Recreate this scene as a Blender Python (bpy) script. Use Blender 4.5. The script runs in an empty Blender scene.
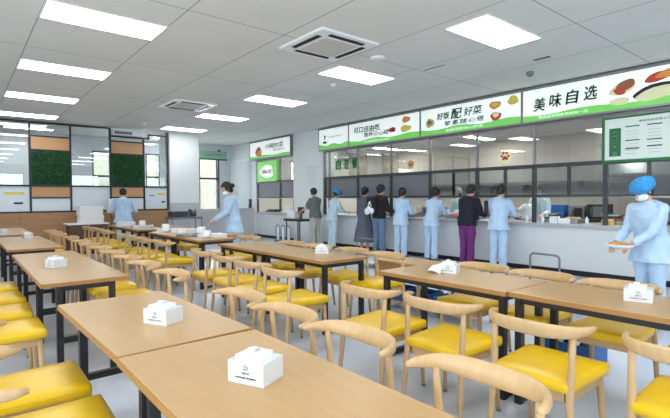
import bpy, bmesh, math, random
from mathutils import Vector, Matrix, noise
random.seed(7)
C = bpy.context.scene.collection
PI = math.pi
H0 = 1.385          # camera height
CE = 3.40           # ceiling height
TT = 0.75           # table top height

# ------------------------------------------------------------------ materials
def lin(c):
    r = []
    for v in c[:3]:
        v = v / 255.0
        r.append(v / 12.92 if v <= 0.04045 else ((v + 0.055) / 1.055) ** 2.4)
    return (r[0], r[1], r[2], 1.0)

def mat(name, rgb, rough=0.5, metal=0.0, var=0.0, vscale=8.0, bump=0.0, bscale=60.0, spec=0.5, stretch=None, coat=0.0):
    m = bpy.data.materials.new(name); m.use_nodes = True
    nt = m.node_tree; b = nt.nodes['Principled BSDF']
    c = lin(rgb)
    b.inputs['Base Color'].default_value = c
    b.inputs['Roughness'].default_value = rough
    b.inputs['Metallic'].default_value = metal
    b.inputs['Specular IOR Level'].default_value = spec
    b.inputs['Coat Weight'].default_value = coat
    if var > 0 or bump > 0:
        tc = nt.nodes.new('ShaderNodeTexCoord'); mp = nt.nodes.new('ShaderNodeMapping')
        nt.links.new(tc.outputs['Object'], mp.inputs['Vector'])
        if stretch: mp.inputs['Scale'].default_value = stretch
    if var > 0:
        n = nt.nodes.new('ShaderNodeTexNoise'); n.inputs['Scale'].default_value = vscale; n.inputs['Detail'].default_value = 5
        nt.links.new(mp.outputs['Vector'], n.inputs['Vector'])
        r = nt.nodes.new('ShaderNodeValToRGB')
        r.color_ramp.elements[0].position = 0.3; r.color_ramp.elements[1].position = 0.7
        r.color_ramp.elements[0].color = (c[0]*(1-var), c[1]*(1-var), c[2]*(1-var*1.1), 1)
        r.color_ramp.elements[1].color = (min(1, c[0]*(1+var)), min(1, c[1]*(1+var)), min(1, c[2]*(1+var)), 1)
        nt.links.new(n.outputs['Fac'], r.inputs['Fac']); nt.links.new(r.outputs['Color'], b.inputs['Base Color'])
    if bump > 0:
        n2 = nt.nodes.new('ShaderNodeTexNoise'); n2.inputs['Scale'].default_value = bscale; n2.inputs['Detail'].default_value = 3
        nt.links.new(mp.outputs['Vector'], n2.inputs['Vector'])
        bp = nt.nodes.new('ShaderNodeBump'); bp.inputs['Strength'].default_value = bump; bp.inputs['Distance'].default_value = 0.01
        nt.links.new(n2.outputs['Fac'], bp.inputs['Height']); nt.links.new(bp.outputs['Normal'], b.inputs['Normal'])
    return m

def emit(name, rgb, s):
    m = bpy.data.materials.new(name); m.use_nodes = True
    nt = m.node_tree; nt.nodes.clear()
    e = nt.nodes.new('ShaderNodeEmission'); o = nt.nodes.new('ShaderNodeOutputMaterial')
    e.inputs['Color'].default_value = lin(rgb); e.inputs['Strength'].default_value = s
    nt.links.new(e.outputs[0], o.inputs[0]); return m

def backlit(name, rgb, s, rough=0.35):
    m = mat(name, rgb, rough); b = m.node_tree.nodes['Principled BSDF']
    b.inputs['Emission Color'].default_value = lin(rgb); b.inputs['Emission Strength'].default_value = s
    return m

def glass(name, tint, refl=0.10, rough=0.0):
    m = bpy.data.materials.new(name); m.use_nodes = True
    nt = m.node_tree; nt.nodes.clear()
    t = nt.nodes.new('ShaderNodeBsdfTransparent'); g = nt.nodes.new('ShaderNodeBsdfGlossy')
    mx = nt.nodes.new('ShaderNodeMixShader'); lw = nt.nodes.new('ShaderNodeLayerWeight'); o = nt.nodes.new('ShaderNodeOutputMaterial')
    t.inputs['Color'].default_value = (tint[0], tint[1], tint[2], 1); g.inputs['Roughness'].default_value = rough
    g.inputs['Color'].default_value = (1, 1, 1, 1)
    ad = nt.nodes.new('ShaderNodeMath'); ad.operation = 'ADD'; ad.inputs[1].default_value = refl
    lw.inputs['Blend'].default_value = 0.25
    ml = nt.nodes.new('ShaderNodeMath'); ml.operation = 'MULTIPLY'; ml.inputs[1].default_value = 0.5
    nt.links.new(lw.outputs['Fresnel'], ml.inputs[0]); nt.links.new(ml.outputs[0], ad.inputs[0])
    nt.links.new(ad.outputs[0], mx.inputs['Fac']); nt.links.new(t.outputs[0], mx.inputs[1]); nt.links.new(g.outputs[0], mx.inputs[2])
    nt.links.new(mx.outputs[0], o.inputs[0]); return m

def line_mat(name, rgb, rough, lines_x, lines_y, width, dark, var=0.03, spec=0.5):
    """plain surface with a jointed grid: spacing/offset along x and y (world metres)"""
    m = mat(name, rgb, rough, var=var, vscale=1.3, spec=spec); nt = m.node_tree; b = nt.nodes['Principled BSDF']
    src = b.inputs['Base Color'].links[0].from_socket
    geo = nt.nodes.new('ShaderNodeNewGeometry'); sx = nt.nodes.new('ShaderNodeSeparateXYZ')
    nt.links.new(geo.outputs['Position'], sx.inputs[0])
    outs = []
    for sock, (pitch, off) in ((sx.outputs['X'], lines_x), (sx.outputs['Y'], lines_y)):
        a = nt.nodes.new('ShaderNodeMath'); a.operation = 'ADD'; a.inputs[1].default_value = 1000 * pitch - off + pitch / 2
        nt.links.new(sock, a.inputs[0])
        md = nt.nodes.new('ShaderNodeMath'); md.operation = 'MODULO'; md.inputs[1].default_value = pitch; nt.links.new(a.outputs[0], md.inputs[0])
        s = nt.nodes.new('ShaderNodeMath'); s.operation = 'SUBTRACT'; s.inputs[1].default_value = pitch / 2; nt.links.new(md.outputs[0], s.inputs[0])
        ab = nt.nodes.new('ShaderNodeMath'); ab.operation = 'ABSOLUTE'; nt.links.new(s.outputs[0], ab.inputs[0])
        lt = nt.nodes.new('ShaderNodeMath'); lt.operation = 'LESS_THAN'; lt.inputs[1].default_value = width; nt.links.new(ab.outputs[0], lt.inputs[0])
        outs.append(lt)
    mxn = nt.nodes.new('ShaderNodeMath'); mxn.operation = 'MAXIMUM'
    nt.links.new(outs[0].outputs[0], mxn.inputs[0]); nt.links.new(outs[1].outputs[0], mxn.inputs[1])
    mc = nt.nodes.new('ShaderNodeMixRGB'); mc.inputs['Color2'].default_value = lin(dark)
    nt.links.new(mxn.outputs[0], mc.inputs['Fac']); nt.links.new(src, mc.inputs['Color1']); nt.links.new(mc.outputs[0], b.inputs['Base Color'])
    return m

def wood(name, rgb, rough, axis='Y', strength=0.10, coat=0.0, sc=1.0):
    st = (14*sc, 1.2*sc, 14*sc) if axis == 'Y' else ((1.2*sc, 14*sc, 14*sc) if axis == 'X' else (14*sc, 14*sc, 1.2*sc))
    return mat(name, rgb, rough, var=strength, vscale=2.0, stretch=st, coat=coat)

M = dict(
    ceiling=line_mat('ceiling_board', (222, 222, 216), 0.9, (1.22, 0.725), (2.44, 2.39), 0.006, (140, 140, 136)),
    floor=line_mat('vinyl_floor', (204, 211, 226), 0.28, (60.0, 31.3), (60.0, 33.3), 0.001, (150, 150, 160), var=0.05),
    wall=mat('white_wall_paint', (226, 230, 231), 0.75, var=0.02, vscale=2),
    greywall=mat('grey_wall_panel', (188, 190, 192), 0.6, var=0.03),
    counter=mat('counter_panel', (212, 215, 216), 0.35, var=0.03, vscale=2),
    ledge=mat('counter_ledge', (176, 178, 180), 0.3, var=0.05, vscale=30),
    black=mat('black_steel', (26, 26, 30), 0.4),
    kick=mat('black_kick', (22, 22, 24), 0.5),
    darkframe=mat('dark_aluminium', (66, 70, 74), 0.35, 0.3),
    greyframe=mat('grey_aluminium', (140, 140, 142), 0.35, 0.4),
    steel=mat('stainless_steel', (170, 174, 176), 0.28, 0.9, var=0.06, vscale=5),
    chrome=mat('chrome_tube', (150, 155, 160), 0.2, 0.9),
    tabletop=wood('pale_wood_laminate', (182, 145, 96), 0.33, 'Y', 0.05),
    edge=wood('wood_edge_band', (152, 108, 56), 0.45, 'Y', 0.10),
    beech=wood('beech_wood', (192, 158, 114), 0.38, 'Z', 0.08),
    seat=mat('yellow_vinyl', (228, 184, 4), 0.33, var=0.07, spec=0.5, vscale=6, bump=0.12, bscale=25),
    panelwood=wood('wood_wainscot', (170, 128, 88), 0.5, 'X', 0.10, sc=0.6),
    orangewood=wood('orange_wood_board', (196, 148, 104), 0.5, 'X', 0.06),
    partframe=mat('partition_frame', (42, 46, 52), 0.4, 0.2),
    moss=mat('moss_green', (28, 78, 44), 0.8, var=0.35, vscale=20),
    moss_light=mat('moss_light_green', (62, 128, 62), 0.7, var=0.3, vscale=15),
    white=mat('white_plastic', (238, 240, 242), 0.35),
    paper=mat('white_paper', (230, 232, 234), 0.8),
    foam=mat('white_foam', (240, 240, 238), 0.6, bump=0.05),
    bag=mat('white_bag', (236, 240, 240), 0.3, bump=0.5, bscale=30),
    filmwhite=mat('white_film_panel', (218, 225, 232), 0.25),
    glass=glass('clear_glass', (0.93, 0.96, 0.97), 0.07),
    kglass=glass('kitchen_glass', (0.88, 0.87, 0.85), 0.10),
    tint=glass('grey_tinted_glass', (0.66, 0.68, 0.70), 0.09),
    roller=mat('dark_roller_screen', (112, 115, 122), 0.5),
    signwhite=backlit('sign_white', (246, 252, 250), 0.42),
    signgreen=backlit('sign_green', (112, 200, 88), 0.40),
    signdark=mat('sign_lettering_green', (18, 142, 100), 0.5),
    signblack=mat('sign_black', (30, 34, 34), 0.5),
    signbrown=mat('sign_brown', (158, 98, 62), 0.5), signorange=mat('sign_orange', (236, 150, 70), 0.5),
    signred=mat('sign_red', (205, 70, 58), 0.5), signcream=mat('sign_cream', (240, 236, 190), 0.5),
    signyellow=mat('sign_yellow', (226, 208, 92), 0.5), signtan=mat('sign_tan', (205, 185, 130), 0.5),
    boardgreen=mat('board_green', (20, 110, 60), 0.5), boardface=mat('board_face', (222, 232, 224), 0.4),
    greyprint=mat('grey_print', (120, 122, 126), 0.6), greenglass=mat('green_film', (50, 190, 120), 0.5),
    lampglow=emit('lamp_diffuser', (250, 253, 255), 12.5),
    kglow=emit('kitchen_lamp_diffuser', (250, 250, 242), 52.0),
    bglow=emit('soft_lamp_diffuser', (250, 252, 255), 24.0),
    lampframe=mat('lamp_frame', (235, 235, 235), 0.5),
    skin=mat('skin', (205, 160, 132), 0.5, var=0.04, vscale=20),
    hair=mat('black_hair', (20, 18, 20), 0.5, bump=0.6, bscale=80, stretch=(1, 1, 0.2)),
    eyew=mat('eye_white', (235, 235, 232), 0.3), lip=mat('lip', (170, 95, 88), 0.5),
    scrub=mat('pale_blue_cloth', (176, 202, 228), 0.85, var=0.05, vscale=6, bump=0.5, bscale=14),
    scrubcyan=mat('pale_cyan_cloth', (196, 219, 228), 0.85, var=0.05, vscale=6, bump=0.5, bscale=14),
    bluecap=mat('blue_nonwoven', (42, 142, 205), 0.7, var=0.15, vscale=25, bump=0.9, bscale=35),
    mask=mat('mask_white', (226, 234, 242), 0.8), navy=mat('navy_knit', (26, 28, 42), 0.9, bump=0.4),
    purple=mat('purple_cloth', (108, 42, 108), 0.85, var=0.06, bump=0.4, bscale=14),
    greyshirt=mat('grey_green_cotton', (104, 110, 108), 0.9, bump=0.3, bscale=14),
    greydress=mat('slate_cloth', (86, 92, 106), 0.9, var=0.05, bump=0.4, bscale=12),
    jeans=mat('blue_denim', (96, 118, 146), 0.9, var=0.12, vscale=9), khaki=mat('stone_cloth', (176, 174, 168), 0.9, bump=0.3),
    blacktop=mat('black_cotton', (28, 28, 32), 0.9), shoeblack=mat('black_shoe', (24, 24, 26), 0.4), shoegrey=mat('grey_shoe', (90, 95, 105), 0.6),
    bluebin=mat('blue_plastic', (38, 96, 165), 0.4), tray=mat('food_tray', (150, 60, 26), 0.5, var=0.5, vscale=40),
    greens=mat('cooked_greens', (70, 100, 40), 0.6, var=0.5, vscale=40), noodles=mat('noodles', (220, 190, 120), 0.5, var=0.3, vscale=60),
    orangef=mat('carrot_orange', (236, 112, 36), 0.5, var=0.3, vscale=50), darkapp=mat('dark_appliance', (40, 38, 40), 0.3),
    greyplastic=mat('grey_plastic', (110, 115, 118), 0.5), tile=line_mat('kitchen_tile', (205, 200, 190), 0.35, (60.0, 31.0), (0.6, 0.0), 0.005, (165, 160, 150)),
    curtain_thin=glass('thin_white_screen', (0.95, 0.96, 0.97), 0.02), curtain=mat('white_blind', (222, 228, 230), 0.7), bread=mat('bread_tan', (190, 140, 80), 0.7, var=0.2, vscale=30),
    chef=mat('cream_cap', (228, 222, 200), 0.8, bump=0.4, bscale=25),
    boxface=mat('printed_white_card', (208, 210, 213), 0.45),
    stone=mat('hood_steel', (150, 152, 152), 0.35, 0.6), exterior=mat('pale_facade', (214, 206, 178), 0.9, var=0.1, vscale=1),
    sheetgreen=mat('banner_green', (160, 205, 178), 0.5), bandgreen=mat('banner_dark_green', (36, 100, 72), 0.5),
)

# ------------------------------------------------------------------ mesh helpers
def box(bm, x0, x1, y0, y1, z0, z1, bev=0.0, rz=0.0, pivot=None):
    vs = [bm.verts.new((x, y, z)) for z in (z0, z1) for y in (y0, y1) for x in (x0, x1)]
    fs = [bm.faces.new([vs[i] for i in f]) for f in ((0, 2, 3, 1), (4, 5, 7, 6), (0, 1, 5, 4), (2, 6, 7, 3), (0, 4, 6, 2), (1, 3, 7, 5))]
    if bev > 0:
        es = list({e for f in fs for e in f.edges})
        r = bmesh.ops.bevel(bm, geom=es, offset=bev, segments=2, affect='EDGES', profile=0.6)
        vs = list({v for f in r['faces'] for v in f.verts} | {v for v in vs if v.is_valid})
    if rz:
        c = Vector(pivot or ((x0+x1)/2, (y0+y1)/2, 0))
        bmesh.ops.rotate(bm, verts=vs, cent=c, matrix=Matrix.Rotation(rz, 3, 'Z'))
    return vs

def loft(bm, pts, rad, side=Vector((0, 1, 0)), n=12, power=2.0):
    pts = [Vector(p) for p in pts]; rings = []
    for i, p in enumerate(pts):
        t = (pts[min(i+1, len(pts)-1)] - pts[max(i-1, 0)])
        if t.length < 1e-9: t = Vector((0, 0, 1))
        t.normalize()
        s = side - t * side.dot(t)
        if s.length < 1e-3: s = Vector((1, 0, 0)) - t * t.x
        s.normalize(); u = t.cross(s)
        r = rad[i]; a, b = (r if isinstance(r, tuple) else (r, r))
        ring = []
        for k in range(n):
            an = 2 * PI * k / n; ca, sa = math.cos(an), math.sin(an)
            if power != 2.0:
                ca = math.copysign(abs(ca) ** (2/power), ca); sa = math.copysign(abs(sa) ** (2/power), sa)
            ring.append(bm.verts.new(p + s * (a * ca) + u * (b * sa)))
        rings.append(ring)
    for a, b in zip(rings, rings[1:]):
        for k in range(n):
            bm.faces.new((a[k], a[(k+1) % n], b[(k+1) % n], b[k]))
    bm.faces.new(list(reversed(rings[0]))); bm.faces.new(rings[-1])
    return rings

def tube(bm, pts, r, n=10): return loft(bm, pts, [r] * len(pts), Vector((0.31, 0.9, 0.11)).normalized(), n)

def ell(bm, c, r, seg=16, rings=10, jitter=0.0, rot=None):
    m = Matrix.Translation(Vector(c)) @ (rot.to_4x4() if rot else Matrix.Identity(4)) @ Matrix.Diagonal((r[0], r[1], r[2], 1))
    g = bmesh.ops.create_uvsphere(bm, u_segments=seg, v_segments=rings, radius=1.0, matrix=m)
    if jitter:
        for v in g['verts']:
            v.co += noise.noise_vector(v.co * 30) * jitter
    return g['verts']

def lathe(bm, c, prof, n=20):
    rings = []
    for r, z in prof:
        rings.append([bm.verts.new((c[0]+r*math.cos(2*PI*k/n), c[1]+r*math.sin(2*PI*k/n), c[2]+z)) for k in range(n)])
    for a, b in zip(rings, rings[1:]):
        for k in range(n): bm.faces.new((a[k], a[(k+1) % n], b[(k+1) % n], b[k]))
    bm.faces.new(list(reversed(rings[0]))); bm.faces.new(rings[-1])

def obj(name, bm, m, parent=None, smooth=False, loc=None):
    bmesh.ops.recalc_face_normals(bm, faces=bm.faces)
    me = bpy.data.meshes.new(name); bm.to_mesh(me); bm.free()
    me.materials.append(m)
    if smooth:
        for p in me.polygons: p.use_smooth = True
        if smooth == 'auto': me.set_sharp_from_angle(angle=math.radians(40))
    o = bpy.data.objects.new(name, me); C.objects.link(o)
    if parent: o.parent = parent
    if loc: o.location = loc
    return o

def bx(name, m, parent, *a, **k):
    bm = bmesh.new(); box(bm, *a, **k); return obj(name, bm, m, parent)

def tag(o, label, cat, group=None, kind=None):
    o['label'] = label
    if cat: o['category'] = cat
    if group: o['group'] = group
    if kind: o['kind'] = kind
    return o

def thing(name, label, cat, loc=(0, 0, 0), rz=0.0, group=None):
    o = bpy.data.objects.new(name, None); C.objects.link(o); o.empty_display_size = 0.1
    o.location = loc; o.rotation_euler = (0, 0, rz)
    return tag(o, label, cat, group)

def struct(name, bm, m, parent=None, label=None):
    o = obj(name, bm, m, parent)
    if not parent: o['kind'] = 'structure'
    if label: o['label'] = label
    return o

def sbox(name, m, label, *a, **k):
    bm = bmesh.new(); box(bm, *a, **k); return struct(name, bm, m, None, label)

def dup(root, loc, rz, label, group=None):
    r = root.copy(); C.objects.link(r); r.location = loc; r.rotation_euler = (0, 0, rz); r['label'] = label
    if group: r['group'] = group
    for ch in list(root.children):
        c = ch.copy(); C.objects.link(c); c.parent = r
        for g in list(ch.children):
            d = g.copy(); C.objects.link(d); d.parent = c
    return r

def text(name, s, m, parent, center, width, height, right, up, extrude=0.002, bold=0.0, shear=0.0, spacing=1.0):
    cu = bpy.data.curves.new('lettering_curve', 'FONT'); cu.body = s; cu.extrude = 0.0; cu.shear = shear
    cu.space_character = spacing; cu.resolution_u = 3
    t = bpy.data.objects.new('lettering_tmp', cu); C.objects.link(t)
    dg = bpy.context.evaluated_depsgraph_get()
    me = bpy.data.meshes.new_from_object(t.evaluated_get(dg)); bpy.data.objects.remove(t); bpy.data.curves.remove(cu)
    if bold > 0:
        bm = bmesh.new(); b_ = bold*1.3
        for dx, dy in ((-b_, 0), (b_, 0), (0, b_*0.8), (0, -b_*0.8)):
            n0 = len(bm.verts); bm.from_mesh(me); bm.verts.ensure_lookup_table()
            for v in bm.verts[n0:]: v.co.x += dx; v.co.y += dy
        bm.to_mesh(me); bm.free()
    xs = [v.co.x for v in me.vertices]; ys = [v.co.y for v in me.vertices]
    right = Vector(right).normalized(); up = Vector(up).normalized(); nor = right.cross(up)
    if xs:
        x0, x1, y0, y1 = min(xs), max(xs), min(ys), max(ys)
        sx = width / max(1e-6, x1-x0); sy = height / max(1e-6, y1-y0)
        for v in me.vertices:
            v.co = Vector(center) + right * ((v.co.x - (x0+x1)/2) * sx) + up * ((v.co.y - (y0+y1)/2) * sy) + nor * extrude
    me.materials.clear(); me.materials.append(m)
    o = bpy.data.objects.new(name, me); C.objects.link(o); o.parent = parent
    return o

# ------------------------------------------------------------------ setting
XW = 8.26; YF = 16.5; XL = -4.0; YR = -4.0
sbox('floor', M['floor'], 'pale grey glossy vinyl floor', XL, 12.5, YR, YF, -0.1, 0.0)
sbox('ceiling', M['ceiling'], 'grey ceiling boards with thin joints', XL, XW+0.04, YR, YF, CE, CE+0.1)

def wall_with_holes(name, axis, pos, thick, lo, hi, z0, z1, holes, m, label):
    """axis 'x': wall at x=pos spanning y; 'y': wall at y=pos spanning x"""
    bm = bmesh.new()
    def add(a, b, c, d):
        if b - a < 1e-4 or d - c < 1e-4: return
        if axis == 'x': box(bm, pos, pos+thick, a, b, c, d)
        else: box(bm, a, b, pos, pos+thick, c, d)
    cur = lo
    for (a, b, c, d) in sorted(holes):
        add(cur, a, z0, z1); add(a, b, z0, c); add(a, b, d, z1); cur = b
    add(cur, hi, z0, z1)
    return struct(name, bm, m, None, label)

far_holes = [(-2.6, -1.2, 0.8, 2.95), (3.38, 4.35, 0.8, 2.95), (5.05, 5.55, 0.8, 2.95), (6.98, 7.80, 0.78, 2.95)]
wall_with_holes('wall_far', 'y', YF, 0.15, XL, XW+0.3, 0, CE, far_holes, M['wall'], 'white far wall with tall windows')
left_holes = [(-3.3, -0.9, 0.9, 2.9), (-0.4, 2.0, 0.9, 2.9), (2.5, 4.9, 0.9, 2.9)]  # openings for unseen side windows, added to brighten counter-facing surfaces
rear_holes = [(-3.2, -0.6, 0.9, 2.9), (0.0, 3.0, 0.9, 2.9), (3.8, 7.0, 0.9, 2.9)]  # openings for unseen windows behind the camera, added to supply light
wall_with_holes('wall_left', 'x', XL-0.15, 0.15, YR, YF, 0, CE, left_holes, M['wall'], 'white side wall')
wall_with_holes('wall_rear', 'y', YR-0.15, 0.15, XL, 12.5, 0, CE, rear_holes, M['wall'], 'white wall behind the viewer with added windows')

def window(n, axis, pos, a, b, z0, z1, transoms, label, mull=()):
    bm = bmesh.new(); w = 0.05
    def bb(a0, a1, c0, c1, d=0.0):
        if axis == 'y': box(bm, a0, a1, pos+0.02-d, pos+0.08+d, c0, c1)
        else: box(bm, pos+0.02-d, pos+0.08+d, a0, a1, c0, c1)
    bb(a, a+w, z0, z1); bb(b-w, b, z0, z1); bb(a, b, z0, z0+w); bb(a, b, z1-w, z1)
    for mx in mull: bb(mx-w/2, mx+w/2, z0+w, z1-w, 0.005)
    for t in transoms: bb(a+w, b-w, t-0.035, t+0.035, 0.01)
    o = struct('window_%d' % n, bm, M['partframe'], None, label)
    bm = bmesh.new()
    if axis == 'y': box(bm, a+w, b-w, pos+0.045, pos+0.055, z0+w, z1-w)
    else: box(bm, pos+0.045, pos+0.055, a+w, b-w, z0+w, z1-w)
    struct('window_pane', bm, M['glass'], o)
    return o
k = 1
for (a, b, c, d) in far_holes:
    wn = window(k, 'y', YF, a, b, c, d, (2.13,), 'far window with dark frame', (b-0.1,) if k == 4 else ()); k += 1
    for q in range(3):
        bm = bmesh.new(); z = c+0.06+q*0.41; box(bm, a+0.05, b-0.12, YF+0.0, YF+0.012, z, z+0.37)
        struct('lower_blind', bm, M['curtain_thin'], wn)
for (a, b, c, d) in left_holes:
    window(k, 'x', XL-0.12, a, b, c, d, (1.0,), 'unseen side window with dark frame, added for light', ((a+b)/2,)); k += 1

for (a, b, c, d) in rear_holes:
    window(k, 'y', YR-0.12, a, b, c, d, (1.0,), 'unseen rear window with dark frame, added for light', ((a+b)/2,)); k += 1

# --- serving wall, bulkhead, pillar
bm = bmesh.new(); box(bm, XW, XW+0.44, 10.63, 12.15, 0, CE)
pil = struct('wall_right', bm, M['wall'], None, 'white pillar between the two serving hatches')
sbox('wall_right_end', M['wall'], 'white wall past the last hatch', XW, XW+0.2, 14.85, YF, 0, CE)
bm = bmesh.new(); box(bm, XW+0.02, XW+0.3, YR, 10.63, 2.735, CE); box(bm, XW+0.02, XW+0.3, 12.15, 14.85, 2.735, CE)
struct('trim_1', bm, M['greyframe'], None, 'grey metal bulkhead band over the hatches')
bm = bmesh.new(); box(bm, XW+0.01, XW+0.12, 14.52, 14.85, 0, 2.74)
struct('trim_2', bm, M['wall'], None, 'white jamb at the end of the serving wall')

def counter(y0, y1, label):
    t = thing('serving_counter', label, 'counter', (XW, (y0+y1)/2, 0))
    L = (y1-y0)/2
    bx('counter_front', M['counter'], t, 0.0, 0.06, -L, L, 0.10, 0.84)
    bx('kick_board', M['kick'], t, 0.04, 0.10, -L, L, 0.0, 0.10)
    bx('countertop', M['ledge'], t, -0.05, 0.72, -L, L, 0.84, 0.90, bev=0.008)
    bx('counter_back', M['steel'], t, 0.6, 0.66, -L, L, 0.0, 0.84)
    return t
counter(YR+0.05, 10.62, 'long pale grey serving counter with black kick board')
counter(12.16, 14.50, 'short serving counter at the far end past the pillar')

# --- hatch glazing
def glazing(y0, y1, posts, mids, name_label, dark_from):
    t = thing('hatch_glazing', name_label, 'window frame', (XW+0.03, 0, 0.90))
    def Y(a, b, c, d, nm, m, x0=0.0, x1=0.05): return bx(nm, m, t, x0, x1, a, b, c-0.9, d-0.9)
    for p in posts: Y(p-0.035, p+0.035, 0.90, 1.94, 'post', M['darkframe'])
    for p in posts: Y(p-0.02, p+0.02, 1.98, 2.73, 'upper_post', M['greyframe'])
    Y(y0, y1, 1.91, 1.98, 'upper_rail', M['darkframe'], -0.005, 0.06)
    Y(y0, y1, 1.375, 1.415, 'lower_rail', M['darkframe'], 0.005, 0.06)
    Y(y0, y1, 1.36, 1.375, 'rail_trim', M['steel'], 0.0, 0.05)
    Y(y0, y1, 2.70, 2.73, 'head_rail', M['greyframe'], -0.005, 0.06)
    for p in mids: Y(p-0.03, p+0.03, 1.415, 1.91, 'sash_post', M['darkframe'], 0.05, 0.08)
    for a, b in zip(posts, posts[1:]):
        lo, hi = min(a, b)+0.02, max(a, b)-0.02
        Y(lo, hi, 1.98, 2.70, 'upper_pane', M['kglass'], 0.02, 0.026)
        if (lo+hi)/2 > dark_from: Y(lo, hi, 1.415, 1.91, 'roller_screen', M['roller'], 0.028, 0.034)
        else: Y(lo, hi, 1.415, 1.91, 'tinted_pane', M['tint'], 0.028, 0.034)
    return t
ps = [0.61 + 1.22*i for i in range(-3, 9)]
ps = [p for p in ps if p < 10.6]
glazing(-3.0, 10.60, ps + [10.58], [p+0.61 for p in ps if p < 9], 'dark framed glazing above the long serving counter', 7.0)
g2 = glazing(12.17, 14.50, [12.19, 13.0, 14.48], [], 'dark framed glazing of the small far hatch', 5.0)

# --- kitchen shell
sbox('wall_kitchen', M['tile'], 'tiled back wall of the kitchen', 12.3, 12.5, YR, YF, 0, 3.1)
sbox('ceiling_kitchen', M['wall'], 'kitchen ceiling', XW+0.3, 12.5, YR, YF, 3.0, 3.1)
sbox('wall_kitchen_end', M['tile'], 'end wall of the kitchen', XW+0.3, 12.3, YF-0.1, YF, 0, 3.0)

# ------------------------------------------------------------------ ceiling fixtures
def panel(x, y, z, m, label, lx=1.22, ly=0.59, group='recessed light panels of the dining hall', proto=[None]):
    t = thing('ceiling_light', label, 'ceiling light', (x, y, z), 0, group)
    bm = bmesh.new(); w = 0.018
    for a in ((-lx/2, lx/2, -ly/2, -ly/2+w), (-lx/2, lx/2, ly/2-w, ly/2), (-lx/2, -lx/2+w, -ly/2+w, ly/2-w), (lx/2-w, lx/2, -ly/2+w, ly/2-w)):
        box(bm, *a, -0.012, -0.001)
    obj('frame', bm, M['lampframe'], t)
    bx('diffuser', m, t, -lx/2+w, lx/2-w, -ly/2+w, ly/2-w, -0.009, -0.002)
ords = ['nearest', 'second', 'third', 'fourth', 'farthest']
for cx, colname, ys in ((1.335, 'left', (5.73, 8.24, 10.74, 13.2)), (5.15, 'right', (3.16, 5.68, 8.19, 10.69, 13.2))):
    for i, y in enumerate(ys):
        panel(cx, y, CE, M['lampglow'], 'bright rectangular ceiling light, %s in view of the %s-hand line' % (ords[i], colname))
for i, (x, y) in enumerate([(1.335, 3.2), (1.335, 0.7), (5.15, 0.65), (-2.4, 0.7), (-2.4, 5.73), (-2.4, 10.74), (1.335, -1.8), (5.15, -1.8)]):
    panel(x, y, CE, M['lampglow'], 'ceiling light of the hall outside the picture', group='recessed light panels outside the picture')
i = 0
for x, y in [(9.5 + 1.6*(q % 2), -1.5+1.75*q) for q in range(10)]:
    i += 1
    panel(x, y, 3.0, M['kglow'], 'kitchen ceiling light seen through the hatch glass', 1.2, 0.3, group='kitchen ceiling lights')
for i in range(2):   # two more lights beyond the glazed partition
    panel(1.6+4.0*i, 15.6, CE, M['bglow'], 'ceiling light beyond the glazed partition, %s one' % ('left' if i == 0 else 'right'), 1.2, 0.3, group='lights beyond the partition')

def cassette(x, y, label):
    t = thing('air_conditioner', label, 'air conditioner', (x, y, CE), 0, 'ceiling cassettes')
    bm = bmesh.new(); box(bm, -0.475, 0.475, -0.475, 0.475, -0.035, -0.001, bev=0.012); obj('cover', bm, M['white'], t)
    bm = bmesh.new(); box(bm, -0.27, 0.27, -0.27, 0.27, -0.045, -0.034, bev=0.004); obj('intake_grille', bm, mat('intake_grey', (205, 203, 198), 0.7, bump=0.6, bscale=120), t)
    for a in range(4):
        bm = bmesh.new(); box(bm, -0.28, 0.28, 0.33, 0.40, -0.040, -0.0345)
        if a < 4: box(bm, -0.28, 0.28, 0.362, 0.368, -0.048, -0.038)
        bmesh.ops.rotate(bm, verts=bm.verts, cent=(0, 0, 0), matrix=Matrix.Rotation(a*PI/2, 3, 'Z'))
        obj('air_slot', bm, M['black'], t)
cassette(3.82, 4.77, 'white square ceiling air conditioner cassette, the nearer one')
cassette(3.86, 9.68, 'white square ceiling air conditioner cassette, the farther one')
bm = bmesh.new(); lathe(bm, (0, 0, 0), [(0.10, -0.001), (0.105, -0.012), (0.09, -0.03), (0.06, -0.035), (0.0001, -0.036)], 24)
tag(obj('ceiling_speaker', bm, M['lampframe'], None, True, (4.70, 4.75, CE)), 'round white ceiling speaker beside the nearer air conditioner', 'speaker')
for (x, y, lab) in ((5.187, 6.36, 'small smoke detector behind the nearer right-hand light'), (4.99, 12.09, 'small smoke detector above the far pillar'), (3.876, 12.73, 'small smoke detector above the second planted panel')):
    bm = bmesh.new(); lathe(bm, (0, 0, 0), [(0.05, -0.001), (0.052, -0.02), (0.035, -0.04), (0.0001, -0.042)], 16)
    tag(obj('smoke_detector', bm, M['white'], None, True, (x, y, CE)), lab, 'smoke detector', 'smoke detectors')
bm = bmesh.new(); lathe(bm, (0, 0, 0), [(0.055, -0.001), (0.058, -0.035), (0.04, -0.065), (0.015, -0.08), (0.0001, -0.082)], 20)
tag(obj('dome_camera', bm, M['greyplastic'], None, True, (7.2, 3.78, CE)), 'grey dome camera on the ceiling above the wide sign', 'camera')
bm = bmesh.new(); box(bm, -0.03, 0.03, -0.12, 0.12, -0.012, -0.001, bev=0.003)
tag(obj('ceiling_slot', bm, M['greyplastic'], None, False, (6.62, 3.3, CE)), 'short dark slot in the ceiling right of the big light', 'vent')
bm = bmesh.new(); box(bm, -0.012, 0.012, -0.19, 0.19, -0.008, -0.001)
tag(obj('ceiling_hatch_edge', bm, M['greyplastic'], None, False, (5.77, 4.58, CE)), 'short dark line of a ceiling hatch edge', 'hatch')

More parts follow.
